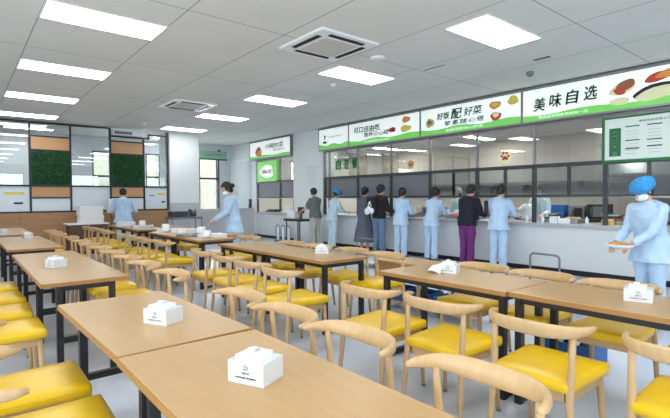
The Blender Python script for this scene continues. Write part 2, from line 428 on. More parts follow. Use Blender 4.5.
# ------------------------------------------------------------------ lightbox signs over the hatches
RT, UP = (0, -1, 0), (0, 0, 1)
def poly(name, m, parent, pts, x=-0.003, th=0.002):
    bm = bmesh.new(); a = [bm.verts.new((x, y, z)) for y, z in pts]; b = [bm.verts.new((x+th, y, z)) for y, z in pts]
    bm.faces.new(a); bm.faces.new(list(reversed(b))); n = len(pts)
    for i in range(n): bm.faces.new((a[i], b[i], b[(i+1) % n], a[(i+1) % n]))
    return obj(name, bm, m, parent)
def blob(name, m, parent, y, z, ry, rz_, x=-0.005, wob=0.15, n=18, ang=0):
    pts = []
    for i in range(n):
        a = 2*PI*i/n; r = 1 + wob*math.sin(3*a+y*7) * 0.6 + wob*0.4*math.sin(5*a+z*5)
        u, v = ry*r*math.cos(a), rz_*r*math.sin(a)
        pts.append((y + u*math.cos(ang) - v*math.sin(ang), z + u*math.sin(ang) + v*math.cos(ang)))
    return poly(name, m, parent, pts, x)
def sign(y_left, y_right, label, band=0.13, zt=0.57):
    """y_left > y_right ; local origin at left bottom of the face, y runs negative to the right"""
    w = y_left - y_right
    t = thing('lightbox_sign', label, 'sign', (XW-0.09, y_left, 2.76), 0, 'lightbox signs over the hatches')
    bx('face', M['signwhite'], t, 0, 0.09, -w, 0, 0, zt)
    bm = bmesh.new()
    box(bm, -0.012, 0.1, -w-0.022, -w, -0.03, zt+0.045); box(bm, -0.012, 0.1, 0, 0.022, -0.03, zt+0.045)
    box(bm, -0.012, 0.1, -w, 0, zt, zt+0.045); box(bm, -0.012, 0.1, -w, 0, -0.03, 0)
    obj('frame', bm, M['greyframe'], t)
    pts = [(0, 0.0)]
    for i in range(25):
        y = -w*i/24; pts.append((y, band*(1+0.18*math.sin(i*0.55+w))))
    pts.append((-w, 0.0))
    poly('green_band', M['signgreen'], t, pts)
    return t, w
# far left sign
s, w = sign(14.76, 12.19, 'small lightbox sign over the far hatch with salmon-coloured food', 0.09)
text('lettering', '小碗炒菜', M['signdark'], s, (-0.006, -1.62, 0.38), 1.15, 0.17, RT, UP, bold=0.01, shear=0.1)
text('small_lettering', '营养美味', M['signblack'], s, (-0.006, -1.9, 0.22), 0.7, 0.07, RT, UP)
for (y, z, r, m) in ((-0.62, 0.16, 0.20, 'signorange'), (-0.50, 0.24, 0.13, 'signred'), (-0.78, 0.25, 0.12, 'signcream'), (-0.62, 0.33, 0.14, 'signbrown')):
    blob('food_picture', M[m], s, y, z, r, r*0.5, x=-0.006-0.001*r*10)
# main signs
s, w = sign(10.67, 9.38, 'short white lightbox sign beside the pillar with a small black bowl emblem', 0.13)
text('lettering', '美食 餐厅', M['greyprint'], s, (-0.006, -0.75, 0.34), 0.6, 0.05, RT, UP)
blob('emblem_bowl', M['signblack'], s, -0.27, 0.20, 0.10, 0.035, wob=0.02); blob('emblem_steam', M['greyprint'], s, -0.27, 0.36, 0.045, 0.05, wob=0.3); blob('emblem_dot', M['signblack'], s, -0.27, 0.28, 0.03, 0.02)
s, w = sign(9.34, 6.90, 'lightbox sign with two lines of green writing and three dishes, next to the short one', 0.12)
text('lettering', '可口自由吃', M['signdark'], s, (-0.006, -0.68, 0.39), 0.98, 0.17, RT, UP, bold=0.02)
text('lettering_lower', '营养又心甜', M['signdark'], s, (-0.006, -1.02, 0.235), 0.88, 0.12, RT, UP, bold=0.012)
text('band_lettering', '自由搭配任您选择', M['signwhite'], s, (-0.006, -1.05, 0.06), 0.9, 0.05, RT, UP)
for (y, z, a, b, m) in ((-2.03, 0.45, 0.13, 0.075, 'signorange'), (-1.58, 0.26, 0.13, 0.06, 'signred'), (-1.62, 0.25, 0.05, 0.03, 'signblack'), (-2.02, 0.24, 0.17, 0.08, 'signyellow'), (-2.05, 0.25, 0.07, 0.04, 'signbrown')):
    blob('food_picture', M[m], s, y, z, a, b, x=-0.004-0.001*(len(s.children) % 5))
s, w = sign(6.86, 4.46, 'lightbox sign in the middle with brush writing and an orange dish on the right', 0.12)
text('lettering', '好饭', M['signdark'], s, (-0.006, -0.62, 0.38), 0.34, 0.15, RT, UP, bold=0.02, shear=0.15)
text('large_lettering', '配', M['signdark'], s, (-0.006, -0.96, 0.385), 0.28, 0.22, RT, UP, bold=0.02, shear=0.15)
text('lettering_right', '好菜', M['signdark'], s, (-0.006, -1.36, 0.39), 0.44, 0.18, RT, UP, bold=0.014, shear=0.15)
text('lettering_lower', '荤素随心搭', M['signdark'], s, (-0.006, -1.14, 0.205), 0.98, 0.105, RT, UP, bold=0.015, shear=0.1, spacing=1.3)
text('band_lettering', '自由搭配随心所选', M['signwhite'], s, (-0.006, -1.15, 0.06), 0.9, 0.05, RT, UP)
for (y, z, a, b, m) in ((-0.26, 0.27, 0.12, 0.10, 'signtan'), (-0.25, 0.28, 0.06, 0.05, 'signbrown'), (-1.86, 0.42, 0.13, 0.075, 'signorange'), (-1.86, 0.43, 0.07, 0.035, 'signyellow'), (-2.24, 0.45, 0.11, 0.09, 'signyellow'), (-1.88, 0.20, 0.12, 0.08, 'signred'), (-1.88, 0.22, 0.07, 0.045, 'signcream')):
    blob('food_picture', M[m], s, y, z, a, b, x=-0.004-0.001*(len(s.children) % 5))
s, w = sign(4.42, 1.40, 'widest lightbox sign at the right with four large green characters', 0.11)
for ch, y, z in (('美', -0.31, 0.265), ('味', -0.60, 0.295), ('自', -0.885, 0.31), ('选', -1.18, 0.325)):
    text('large_lettering', ch, M['signdark'], s, (-0.006, y, z+0.02), 0.225, 0.245, RT, UP, bold=0.02, shear=0.12)
text('band_lettering', '精选食材健康美味每一天', M['signwhite'], s, (-0.006, -0.72, 0.055), 0.85, 0.05, RT, UP)
for (y, z, a, b, m, g) in ((-1.66, 0.33, 0.20, 0.10, 'signcream', -0.3), (-1.70, 0.37, 0.14, 0.08, 'signbrown', -0.3), (-1.62, 0.29, 0.09, 0.06, 'signred', 0.2), (-1.62, 0.13, 0.15, 0.06, 'signcream', 0), (-1.58, 0.13, 0.06, 0.035, 'signyellow', 0), (-2.15, 0.42, 0.20, 0.07, 'signred', -0.2), (-2.3, 0.46, 0.2, 0.06, 'signorange', -0.2), (-2.13, 0.22, 0.34, 0.10, 'signblack', -0.15), (-2.15, 0.18, 0.33, 0.09, 'signcream', -0.15)):
    blob('food_picture', M[m], s, y, z, a, b, x=-0.0035-0.0008*(len(s.children) % 12), ang=g, wob=0.08)

# small backlit box inside the far hatch
t = thing('hatch_lightbox', 'green and white lit panel hanging in the far hatch', 'sign', (XW-0.04, 14.33, 1.95))
bx('face', M['signgreen'], t, 0, 0.05, -1.25, 0, 0, 0.70)
blob('white_patch', M['signwhite'], t, -0.62, 0.34, 0.42, 0.22, x=-0.004)
for hy in (-1.0, -0.25): bx('hanger', M['greyframe'], t, 0.02, 0.03, hy-0.01, hy+0.01, 0.70, 0.785)
text('lettering', '风味小吃', M['signorange'], t, (-0.009, -0.62, 0.34), 0.66, 0.17, RT, UP, bold=0.02)

# information board
t = thing('information_board', 'white notice board with green frame and green title block, right end of the glazing', 'board', (XW-0.03, 3.06, 1.955))
bx('panel', M['boardface'], t, 0, 0.03, -1.7, 0, 0, 0.685)
bm = bmesh.new()
for a in ((-1.7, 0, -0.03, 0.012), (-1.7, 0, 0.672, 0.70), (-0.022, 0.02, 0.012, 0.672), (-1.72, -1.68, 0.012, 0.672)): box(bm, -0.012, 0.032, a[0], a[1], a[2], a[3])
obj('frame', bm, M['boardgreen'], t)
bx('title_block', M['boardgreen'], t, -0.004, -0.001, -0.26, -0.09, 0.07, 0.52)
for i, ch in enumerate('食安公示栏'): text('title_lettering', ch, M['boardface'], t, (-0.008, -0.175, 0.47-0.088*i), 0.06, 0.06, RT, UP, bold=0.02)
text('heading', '食品安全信息公示', M['signblack'], t, (-0.004, -0.72, 0.60), 0.42, 0.035, RT, UP)
for cx_ in range(3):
    for (z, m) in ((0.52, 'boardgreen'), (0.30 - 0.06*(cx_ % 2) + 0.05*cx_, 'boardgreen'), (0.17+0.02*cx_, 'signblack')):
        bx('table_heading', M[m], t, -0.004, -0.001, -0.52-0.30*cx_, -0.32-0.30*cx_, z, z+0.018)
    for r_ in range(8):
        bx('print_line', M['greyprint'], t, -0.003, -0.001, -0.50-0.30*cx_, -0.33-0.30*cx_, 0.10+0.05*r_, 0.1035+0.05*r_)
# stickers on the glass
for (y, z, r, c1, c2, lab) in ((7.29, 2.15, 0.11, 'signtan', 'signred', 'small square tan sticker on the kitchen glass'), (4.86, 2.15, 0.13, 'signcream', 'signred', 'round red and pale sticker on the kitchen glass')):
    t = thing('glass_sticker', lab, 'sticker', (XW+0.049, y, z))
    blob('backing', M[c1], t, 0, 0, r, r, x=-0.004, wob=0.04)
    for i in range(6):
        a = i*PI/3; blob('print', M[c2], t, r*0.55*math.cos(a), 0.03+r*0.5*math.sin(a), r*0.22, r*0.2, x=-0.006)
    blob('print_centre', M['signbrown'], t, 0, 0, r*0.3, r*0.25, x=-0.006)
for i, ch in enumerate('自选餐'):
    t = thing('glass_character', 'green cut-out character on the glass, %s of three' % ['leftmost', 'middle', 'rightmost'][i], 'sticker', (XW+0.046, 9.96-0.345*i, 2.31), 0, 'green characters on the glass')
    text('character', ch, M['greenglass'], t, (-0.004, 0, 0), 0.23, 0.30, RT, UP, bold=0.03)
# notice on the pillar
t = thing('wall_notice', 'pale notice with faint grey lines on the white pillar', 'notice', (XW-0.004, 11.1, 1.75))
bx('sheet', M['wall'], t, -0.004, 0.003, -0.33, 0.33, 0, 0.62)
for i in range(9): bx('print_line', M['greyprint'], t, -0.006, -0.004, -0.28+(0.1 if i % 3 else 0), 0.28, 0.55-0.06*i, 0.556-0.06*i)

# ------------------------------------------------------------------ glazed partition with planted panels
YP = 14.1
t = thing('glazed_partition', 'black framed glazed partition with two green planted panels', 'partition', (0, YP, 0))
vx = [-3.6, -2.2, -0.8, 0.3, 1.435, 2.35, 3.33, 4.23, 4.93]
vx = [-4.0+0.02, -2.6, -1.2, 0.0, 1.445, 2.36, 3.35, 4.26, 4.95]
for x in vx:
    top = 3.38 if x < 3.3 or x > 4.9 else (3.38 if x < 3.4 else 3.17)
    bx('post', M['partframe'], t, x-0.025, x+0.025, -0.04, 0.04, 1.03, top)
bx('top_rail', M['partframe'], t, vx[0], 3.37, -0.035, 0.035, 3.345, 3.39)
bx('stepped_rail', M['partframe'], t, 3.37, 4.42, -0.035, 0.035, 3.13, 3.18)
bx('top_rail', M['partframe'], t, 4.40, 4.97, -0.035, 0.035, 3.24, 3.29)
bx('step_post', M['partframe'], t, 4.39, 4.43, -0.035, 0.035, 3.14, 3.28)
bx('middle_rail', M['partframe'], t, vx[0], vx[-1], -0.036, 0.036, 1.71, 1.755)
bx('bottom_rail', M['partframe'], t, vx[0], vx[-1], -0.036, 0.036, 1.03, 1.075)
cols = ['g', 'g', 'g', 'g', 'm', 'g', 'm', 'g']
for (a, b), c in zip(zip(vx, vx[1:]), cols):
    a += 0.025; b -= 0.025; topz = 3.345 if a < 3.3 else (3.13 if a < 4.3 else 3.24)
    if c == 'g':
        bx('glass_pane', M['glass'], t, a, b, -0.004, 0.004, 1.755, topz)
        lp = bx('lower_panel', M['filmwhite'], t, a, b, -0.008, 0.008, 1.075, 1.71)
        if b < 1.6 or a > 4.2:
            w_ = b-a
            bx('printed_mark', M['signyellow'], lp, b-0.30*w_-0.1, b-0.08*w_, -0.011, -0.008, 1.50, 1.57)
            bx('printed_mark', M['signblack'], lp, b-0.24*w_, b-0.10*w_, -0.0115, -0.008, 1.26, 1.31)
            bx('printed_line', M['greyprint'], lp, a+0.18*w_, a+0.42*w_, -0.011, -0.008, 1.46, 1.49)
            bx('printed_line', M['greyprint'], lp, a+0.05*w_, a+0.35*w_, -0.011, -0.008, 1.32, 1.325)
    else:
        bx('glass_pane', M['glass'], t, a, b, -0.004, 0.004, 3.04, topz)
        bx('rail', M['partframe'], t, a, b, -0.036, 0.036, 3.0, 3.04)
        bx('upper_wood_board', M['orangewood'], t, a, b, -0.02, 0.02, 2.68, 3.0)
        bx('rail', M['partframe'], t, a, b, -0.036, 0.036, 2.64, 2.68)
        bx('rail', M['partframe'], t, a, b, -0.036, 0.036, 1.40, 1.44)
        bx('lower_wood_board', M['orangewood'], t, a, b, -0.02, 0.02, 1.44, 1.71)
        bx('white_board', M['filmwhite'], t, a, b, -0.02, 0.02, 1.075, 1.40)
        bk = bx('moss_backing', M['moss'], t, a, b, -0.025, 0.02, 1.755, 2.64)
        bm = bmesh.new()
        for i in range(2600):
            x = random.uniform(a+0.01, b-0.01); z = random.uniform(1.765, 2.625); s_ = random.uniform(0.012, 0.03)
            p = Vector((x, -0.03-random.random()*0.03, z)); d = Vector((random.uniform(-1, 1), random.uniform(-1.2, 0), random.uniform(-1, 1))).normalized()
            q = d.cross(Vector((random.random(), 1, random.random()))).normalized()
            vs = [bm.verts.new(p), bm.verts.new(p+d*s_+q*s_*0.4), bm.verts.new(p+d*s_*1.7), bm.verts.new(p+d*s_-q*s_*0.4)]
            bm.faces.new(vs)
        lv = obj('moss_leaves', bm, M['moss'], bk); lv.data.materials.append(M['moss_light'])
        for f in lv.data.polygons:
            if random.random() < 0.22: f.material_index = 1
t = thing('wood_wainscot', 'low brown wood panelling under the glazed partition', 'panelling', (0, YP, 0))
for i, (a, b) in enumerate(((-3.98, -1.4), (-1.395, 1.2), (1.205, 2.75), (2.755, 4.95))):
    bx('wood_board', M['panelwood'], t, a, b, -0.06, 0.04, 0.06, 1.03)
bx('plinth', M['kick'], t, -3.98, 4.95, -0.05, 0.03, 0.0, 0.06)
bm = bmesh.new(); box(bm, -0.42, 0.42, -0.12, 0.12, 0, 0.15, bev=0.02)
o = obj('air_curtain', bm, M['white'], None, False, (3.82, YP, 3.185)); tag(o, 'white box unit over the second planted panel', 'air curtain')
bx('outlet_slot', M['greyplastic'], o, -0.38, 0.1, -0.125, -0.115, 0.04, 0.11)
sbox('wall_pillar', M['wall'], 'white pillar at the right end of the glazed partition', 4.99, 5.92, 13.98, 14.9, 0, CE)
bm = bmesh.new(); box(bm, 5.93, 7.95, 14.1, 14.22, 0, 1.04, bev=0.01)
tag(obj('low_partition', bm, M['greywall'], None), 'low grey partition below the far window', 'partition')
bm = bmesh.new(); box(bm, 4.99, 5.93, 13.93, 13.975, 0, 1.25)
tag(obj('pillar_cladding', bm, M['greywall'], None), 'grey cladding on the foot of the white pillar', 'cladding')
# banner over far window
t = thing('window_banner', 'pale green banner with darker lower edge above the far window', 'banner', (6.93, YF-0.05, 2.83))
bx('sheet', M['sheetgreen'], t, 0, 1.15, -0.01, 0.0, 0.04, 0.34); bx('edge_strip', M['bandgreen'], t, -0.03, 1.17, -0.015, 0.0, 0.0, 0.05)
text('lettering', '光盘行动 节约粮食', M['bandgreen'], t, (0.65, -0.014, 0.2), 0.7, 0.07, (1, 0, 0), UP)
blob_bm = bmesh.new(); ell(blob_bm, (0, 0, 0), (0.05, 0.05, 0.05)); box(blob_bm, -0.02, 0.02, 0.0, 0.12, -0.02, 0.02)
tag(obj('wall_camera', blob_bm, M['greyplastic'], None, True, (7.75, YF-0.12, 3.2)), 'small grey camera above the green banner', 'camera')
# vertical blind on the side wall
t = thing('vertical_blind', 'white vertical blind on the wall past the far hatch', 'blind', (XW-0.03, 15.7, 0.25))
bm = bmesh.new(); box(bm, -0.02, 0.02, -0.8, 0.75, 2.5, 2.56); obj('head_rail', bm, M['white'], t)
for i in range(14): bx('slat', M['curtain'], t, -0.01, 0.0, -0.78+0.11*i, -0.685+0.11*i, 0, 2.5, rz=0.35)
bm = bmesh.new(); box(bm, -0.05, 0.05, -0.04, 0.04, 0.02, 1.35, bev=0.01); box(bm, -0.14, 0.14, -0.13, 0.13, 0, 0.06, bev=0.01)
tag(obj('dark_floor_post', bm, M['darkframe'], None, False, (XW-0.16, 14.68, 0)), 'thin dark post standing at the end of the serving wall', 'post')
# exterior facade outside far windows
bm = bmesh.new(); box(bm, -8, 16, 26, 27, -1, 5.2)
tag(obj('facade', bm, M['exterior'], None), 'pale yellowish facade outside the far windows', 'building')
# exterior ground
bm = bmesh.new(); box(bm, -30, 30, YF+0.3, 60, -0.3, -0.15)
struct('ground', bm, M['greywall'], None, 'paved ground outside')

# ------------------------------------------------------------------ dining tables
def make_table(bar_low, label, loc, rz=0, W=0.605, L=1.195, inset=0.03):
    t = thing('dining_table', label, 'table', loc, rz, 'dining tables')
    bx('tabletop', M['tabletop'], t, -W/2+0.003, W/2-0.003, -L/2+0.003, L/2-0.003, TT-0.032, TT, bev=0.003)
    bm = bmesh.new()
    for a in ((-W/2, -W/2+0.003, -L/2, L/2), (W/2-0.003, W/2, -L/2, L/2), (-W/2+0.003, W/2-0.003, -L/2, -L/2+0.003), (-W/2+0.003, W/2-0.003, L/2-0.003, L/2)):
        box(bm, *a, TT-0.032, TT-0.003)
    obj('edge_band', bm, M['edge'], t)
    ix = W/2-inset-0.025; iy = L/2-0.05
    bm = bmesh.new()
    for s_ in (-1, 1):
        box(bm, s_*ix-0.0125, s_*ix+0.0125, -iy, iy, TT-0.075, TT-0.033); box(bm, -ix, ix, s_*iy-0.0125, s_*iy+0.0125, TT-0.075, TT-0.033)
    obj('apron', bm, M['black'], t)
    for sx in (-1, 1):
        for sy in (-1, 1):
            bx('leg', M['black'], t, sx*ix-0.0225, sx*ix+0.0225, sy*iy-0.0225, sy*iy+0.0225, 0.0, TT-0.033, bev=0.003)
    for sy in (-1, 1):
        if bar_low: bx('foot_bar', M['black'], t, -ix+0.0225, ix-0.0225, sy*iy-0.02, sy*iy+0.02, 0.01, 0.05)
        else: bx('cross_bar', M['black'], t, -ix+0.0225, ix-0.0225, sy*iy-0.018, sy*iy+0.018, 0.27, 0.31)
    return t
# left column
TA = make_table(False, 'nearest dining table in the left row, with a lettered white napkin box', (0.79, 1.355, 0), 0.0, W=0.625, L=1.21, inset=0.10)
dup(TA, (0.777, 2.585, 0), math.radians(1.6), 'second table of the left row, joined to the nearest one')
for i, (y, lab) in enumerate(((4.62, 'third table of the left row, first past the gap, with a napkin box'), (5.82, 'fourth table of the left row, behind the third'),
                              (7.66, 'fifth table of the left row, past the second gap'), (8.86, 'sixth table of the left row'),
                              (10.6, 'seventh table of the left row, near the wood panelling'), (11.8, 'eighth and farthest table of the left row'))):
    dup(TA, (0.775, y, 0), 0, lab)
TE = make_table(True, 'right-hand table in the foreground whose far corner points at the gap', (3.105, 2.23, 0), 0.0)
dup(TE, (3.13, 1.03, 0), 0, 'foreground table at the right edge before the blue-capped worker')
for y, lab in ((4.18, 'table in the middle of the picture, nearest of its pair, past the central gap'), (5.38, 'table in the middle of the picture, farther of its pair'),
               (7.22, 'table with stacked trays where the dark-haired worker stands'), (8.42, 'table with trays behind the one where the dark-haired worker stands'),
               (10.3, 'far table of the centre row in front of the bending worker'), (11.5, 'last table of the centre row where the bending worker stands')):
    dup(TE, (3.09, y, 0), 0, lab)

# ------------------------------------------------------------------ chairs
def make_chair():
    t = thing('dining_chair', '', 'chair', (0, 0, 0), 0, 'horn-back dining chairs')
    bm = bmesh.new(); vs = box(bm, -0.225, 0.235, -0.225, 0.225, 0.425, 0.487, bev=0.024)
    for v in bm.verts:
        f = (v.co.x+0.225)/0.46
        v.co.y *= 0.93+0.09*f
    bmesh.ops.subdivide_edges(bm, edges=[e for e in bm.edges if e.calc_length() > 0.2], cuts=4, use_grid_fill=True)
    for v in bm.verts:
        if v.co.z > 0.47: v.co.z += 0.008*(1-min(1, (v.co.x/0.22)**2))*(1-min(1, (v.co.y/0.22)**2)) + 0.004*(v.co.x/0.2)
    obj('seat', bm, M['seat'], t, True)
    bm = bmesh.new()
    box(bm, 0.175, 0.197, -0.17, 0.17, 0.375, 0.424, bev=0.003); box(bm, -0.197, -0.175, -0.17, 0.17, 0.375, 0.424, bev=0.003)
    for s_ in (-1, 1): box(bm, -0.185, 0.185, s_*0.185-0.011, s_*0.185+0.011, 0.375, 0.424, bev=0.003)
    obj('seat_frame', bm, M['beech'], t)
    for s_ in (-1, 1):
        bm = bmesh.new(); loft(bm, [(0.215, s_*0.205, 0), (0.205, s_*0.197, 0.22), (0.19, s_*0.185, 0.424)], [0.0125, 0.0165, 0.019]); lg = obj('front_leg', bm, M['beech'], t, True); bm = bmesh.new(); lathe(bm, (0.215, s_*0.205, 0), [(0.014, 0), (0.0145, 0.018), (0.010, 0.019)], 10); obj('foot_cap', bm, M['greyplastic'], lg)
        bm = bmesh.new(); loft(bm, [(-0.245, s_*0.215, 0), (-0.222, s_*0.208, 0.22), (-0.205, s_*0.20, 0.42), (-0.198, s_*0.205, 0.58), (-0.188, s_*0.208, 0.715)], [0.0125, 0.017, 0.0195, 0.017, 0.014]); lg = obj('back_leg', bm, M['beech'], t, True); bm = bmesh.new(); lathe(bm, (-0.245, s_*0.215, 0), [(0.014, 0), (0.0145, 0.018), (0.010, 0.019)], 10); obj('foot_cap', bm, M['greyplastic'], lg)
    bm = bmesh.new(); pts = []; rad = []
    n = 20
    for i in range(n+1):
        u = -1+2*i/n; au = abs(u)
        y = 0.262*math.sin(u*PI/2*0.98)
        x = -0.262 + 0.195*au**2.6
        z = 0.740 - 0.012*math.cos(u*PI/2)
        h_ = 0.015 + 0.026*(1-au**2.2); th = 0.0155 - 0.004*(1-au**2)
        if au > 0.97: h_ *= 0.6; th *= 0.6
        pts.append((x + 0.006*math.cos(u*PI), y, z)); rad.append((h_, th))
    loft(bm, pts, rad, Vector((-0.25, 0, 1)).normalized(), 14)
    obj('top_rail', bm, M['beech'], t, True)
    return t
chair0 = make_chair(); first = [True]
def chair(x, y, deg, label):
    rz = math.radians(deg + random.uniform(-2.5, 2.5))
    if first[0]:
        first[0] = False; chair0.location = (x, y, 0); chair0.rotation_euler = (0, 0, rz); chair0['label'] = label; return chair0
    return dup(chair0, (x, y, 0), rz, label)
od = ['nearest', 'second nearest', 'third nearest', 'fourth nearest', 'fifth nearest', 'sixth nearest', 'seventh nearest', 'eighth nearest']
def row(xs, ys, deg, desc):
    for i, y in enumerate(ys):
        x = xs if not isinstance(xs, (list, tuple)) else xs[i]
        chair(x, y, deg, 'yellow-seated chair, %s %s' % (od[i], desc))
row([2.49, 2.46, 2.45, 2.40, 2.42], [0.52, 1.18, 1.80, 2.38], 0, 'on the near side of the right foreground tables')
row([3.50, 3.50, 3.52, 3.55], [0.62, 1.24, 1.82, 2.38], 180, 'on the far side of the right foreground tables')
row([2.38, 2.42, 2.44, 2.44], [3.49, 4.12, 4.70, 5.30], 0, 'on the near side of the middle tables')
row([3.52, 3.55, 3.5, 3.5], [3.58, 4.18, 4.80, 5.42], 180, 'on the far side of the middle tables')
row([2.50, 2.46, 2.46, 2.44], [6.85, 7.45, 8.08, 8.68], 0, 'on the near side of the tray tables')
row([3.50, 3.52, 3.5], [6.62, 7.25, 8.75], 180, 'on the far side of the tray tables')
row([2.42, 2.46, 2.46, 2.44], [9.75, 10.35, 10.95, 11.6], 0, 'on the near side of the last centre tables')
row([3.52, 3.5], [9.8, 10.5], 180, 'on the far side of the last centre tables')
row([1.255, 1.245, 1.24, 1.26], [0.925, 1.59, 2.14, 2.71], 180, 'on the aisle side of the nearest left tables')
row([1.24, 1.24, 1.24, 1.24], [3.88, 4.60, 5.21, 5.82], 180, 'on the aisle side of the third and fourth left tables')
row([1.26, 1.24, 1.25, 1.27], [6.48, 7.08, 7.68, 8.62], 180, 'on the aisle side of the fifth and sixth left tables')
row([1.24, 1.26, 1.25], [9.55, 10.15, 10.72], 180, 'on the aisle side of the farthest left tables')
row([0.255, 0.255], [2.10, 2.68], 0, 'on the left side of the nearest left tables')
row([0.225, 0.225, 0.225, 0.225], [3.92, 4.58, 5.24, 5.9], 0, 'on the left side of the third and fourth left tables')

# ------------------------------------------------------------------ napkin boxes
def make_napkin_box():
    t = thing('napkin_box', '', 'napkin box', (0, 0, 0), 0, 'napkin boxes on the tables')
    bm = bmesh.new(); h_ = 0.084
    for a in ((-0.068, 0.068, -0.082, -0.078), (-0.068, 0.068, 0.078, 0.082), (-0.068, -0.064, -0.078, 0.078), (0.064, 0.068, -0.078, 0.078)):
        box(bm, *a, 0.0, h_)
    box(bm, -0.066, 0.066, -0.08, 0.08, 0.0, 0.004); box(bm, -0.064, 0.064, -0.078, -0.02, h_-0.006, h_-0.002); box(bm, -0.064, 0.064, 0.045, 0.078, h_-0.006, h_-0.002)
    obj('box_body', bm, M['boxface'], t)
    bm = bmesh.new(); box(bm, -0.056, 0.056, -0.045, 0.058, 0.01, h_+0.022, bev=0.006)
    for v in bm.verts:
        if v.co.z > 0.09: v.co += Vector((0, 0, 0.012*noise.noise(v.co*40)))
    loft(bm, [(-0.03, 0.012, h_+0.01), (-0.01, 0.012, h_+0.035), (0.02, 0.01, h_+0.03), (0.04, 0.01, h_+0.01)], [(0.02, 0.004), (0.016, 0.004), (0.014, 0.004), (0.01, 0.003)], n=8)
    obj('tissues', bm, M['paper'], t, False)
    e = bpy.data.objects.new('emblem', None)
    bm = bmesh.new()
    for i in range(5):
        for j in range(4):
            if (i*3+j*2) % 4 != 0: box(bm, -0.0695, -0.0683, -0.012+0.006*j, -0.008+0.006*j, 0.052+0.0045*i, 0.0548+0.0045*i)
    obj('emblem', bm, M['greyprint'], t)
    text('lettering', '光盘行动', M['signblack'], t, (-0.069, 0, 0.042), 0.036, 0.008, RT, UP, extrude=0.0005, bold=0.02)
    text('lettering_lower', '文明用餐 节约粮食', M['signblack'], t, (-0.069, 0, 0.024), 0.10, 0.007, RT, UP, extrude=0.0005, bold=0.03)
    return t
nb = make_napkin_box()
nb.scale = (0.9, 0.9, 0.9); nb.location = (0.80, 1.42, TT); nb.rotation_euler = (0, 0, math.radians(25)); nb['label'] = 'white napkin box with printed emblem on the nearest left table'
nbs = [(0.808, 2.385, 28, 'white napkin box on the second left table, tissue peak up'), (0.70, 4.98, 20, 'white napkin box on the third left table'),
       (0.86, 8.95, 10, 'white napkin box on the sixth left table, near the panelling'), (0.62, 10.15, 15, 'white napkin box on the seventh left table'),
       (3.19, 2.37, 20, 'white napkin box with crumpled tissue on the right foreground table'), (3.19, 0.98, 14, 'white napkin box on the rightmost table in front of the blue-capped worker'),
       (3.22, 4.15, 40, 'white napkin box on the middle table in front of the counter queue'), (3.30, 2.60, 60, 'white napkin pack lying beside the crumpled tissue box')]
for i, (x, y, d, lab) in enumerate(nbs[:-1]): dup(nb, (x, y, TT), math.radians(d), lab)
bm = bmesh.new()
loft(bm, [(0, 0, 0), (0.02, 0.0, 0.03), (0.06, -0.02, 0.05), (0.08, -0.03, 0.07)], [(0.06, 0.05), (0.055, 0.045), (0.03, 0.03), (0.008, 0.008)], n=12)
for v in bm.verts: v.co += noise.noise_vector(v.co*40)*0.012
for v in bm.verts: v.co.z = max(0, v.co.z)
tag(obj('crumpled_tissue', bm, M['paper'], None, False, (3.06, 2.43, TT)), 'crumpled white tissue beside the box on the right foreground table', 'tissue')
bm = bmesh.new(); box(bm, -0.06, 0.06, -0.1, 0.1, 0, 0.05, bev=0.01, rz=0.3)
tag(obj('folded_cloth', bm, M['paper'], None, False, (3.02, 0.66, TT)), 'folded white cloth right of the rightmost napkin box', 'cloth')

# ------------------------------------------------------------------ trays and tableware on the centre tables
def small(name, bm, m, loc, label, cat, group=None, smooth=False, rz=0):
    o = obj(name, bm, m, None, smooth, loc); o.rotation_euler = (0, 0, rz); return tag(o, label, cat, group)
def bowl_stack(n):
    bm = bmesh.new()
    for i in range(n): lathe(bm, (0, 0, 0.018*i), [(0.03, 0), (0.035, 0.003), (0.065, 0.03), (0.072, 0.05), (0.066, 0.046), (0.03, 0.008)], 18)
    return bm
def tray_stack(n):
    bm = bmesh.new()
    for i in range(n):
        z = 0.012*i; r_ = random.uniform(-0.08, 0.08)
        box(bm, -0.2, 0.2, -0.14, 0.14, z, z+0.006, rz=r_)
        for a in ((-0.2, 0.2, -0.14, -0.13), (-0.2, 0.2, 0.13, 0.14), (-0.2, -0.19, -0.13, 0.13), (0.19, 0.2, -0.13, 0.13)): box(bm, *a, z+0.006, z+0.016, rz=r_, pivot=(0, 0, 0))
    return bm
spots = [(3.05, 6.95, 'b', 5), (3.22, 7.12, 't', 4), (3.0, 7.45, 't', 3), (3.25, 7.62, 'b', 6), (3.02, 7.95, 'b', 4), (3.2, 8.25, 't', 6), (3.0, 8.65, 'b', 7), (3.15, 8.85, 't', 4), (3.05, 10.2, 't', 5), (3.2, 10.75, 'b', 6), (3.0, 11.3, 't', 8)]
for i, (x, y, k_, n) in enumerate(spots):
    where = ['nearest to the dark-haired worker', 'at the near end', 'left of the worker’s hands', 'in front of the worker', 'mid table', 'in the middle of the second tray table', 'beside the grey tubs', 'at the far end', 'on the farther table', 'before the bending worker', 'on the last table'][i]
    if k_ == 'b': small('bowl_stack', bowl_stack(n), M['white'], (x, y, TT), 'stack of white bowls %s' % where, 'bowls', 'bowl stacks', True)
    else: small('tray_stack', tray_stack(n), M['white' if i % 2 else 'steel'], (x, y, TT), 'stack of pale serving trays %s' % where, 'trays', 'tray stacks', False, random.uniform(-0.3, 0.3))
bm = bmesh.new(); lathe(bm, (0, 0, 0), [(0.13, 0), (0.15, 0.16), (0.165, 0.17), (0.15, 0.175), (0.13, 0.20), (0.03, 0.215), (0.001, 0.216)], 20)
small('lidded_tub', bm, M['greyplastic'], (3.1, 9.36, 0.0), 'grey lidded tub standing between the tray tables', 'tub', None, True).scale = (1, 1, 3.6)
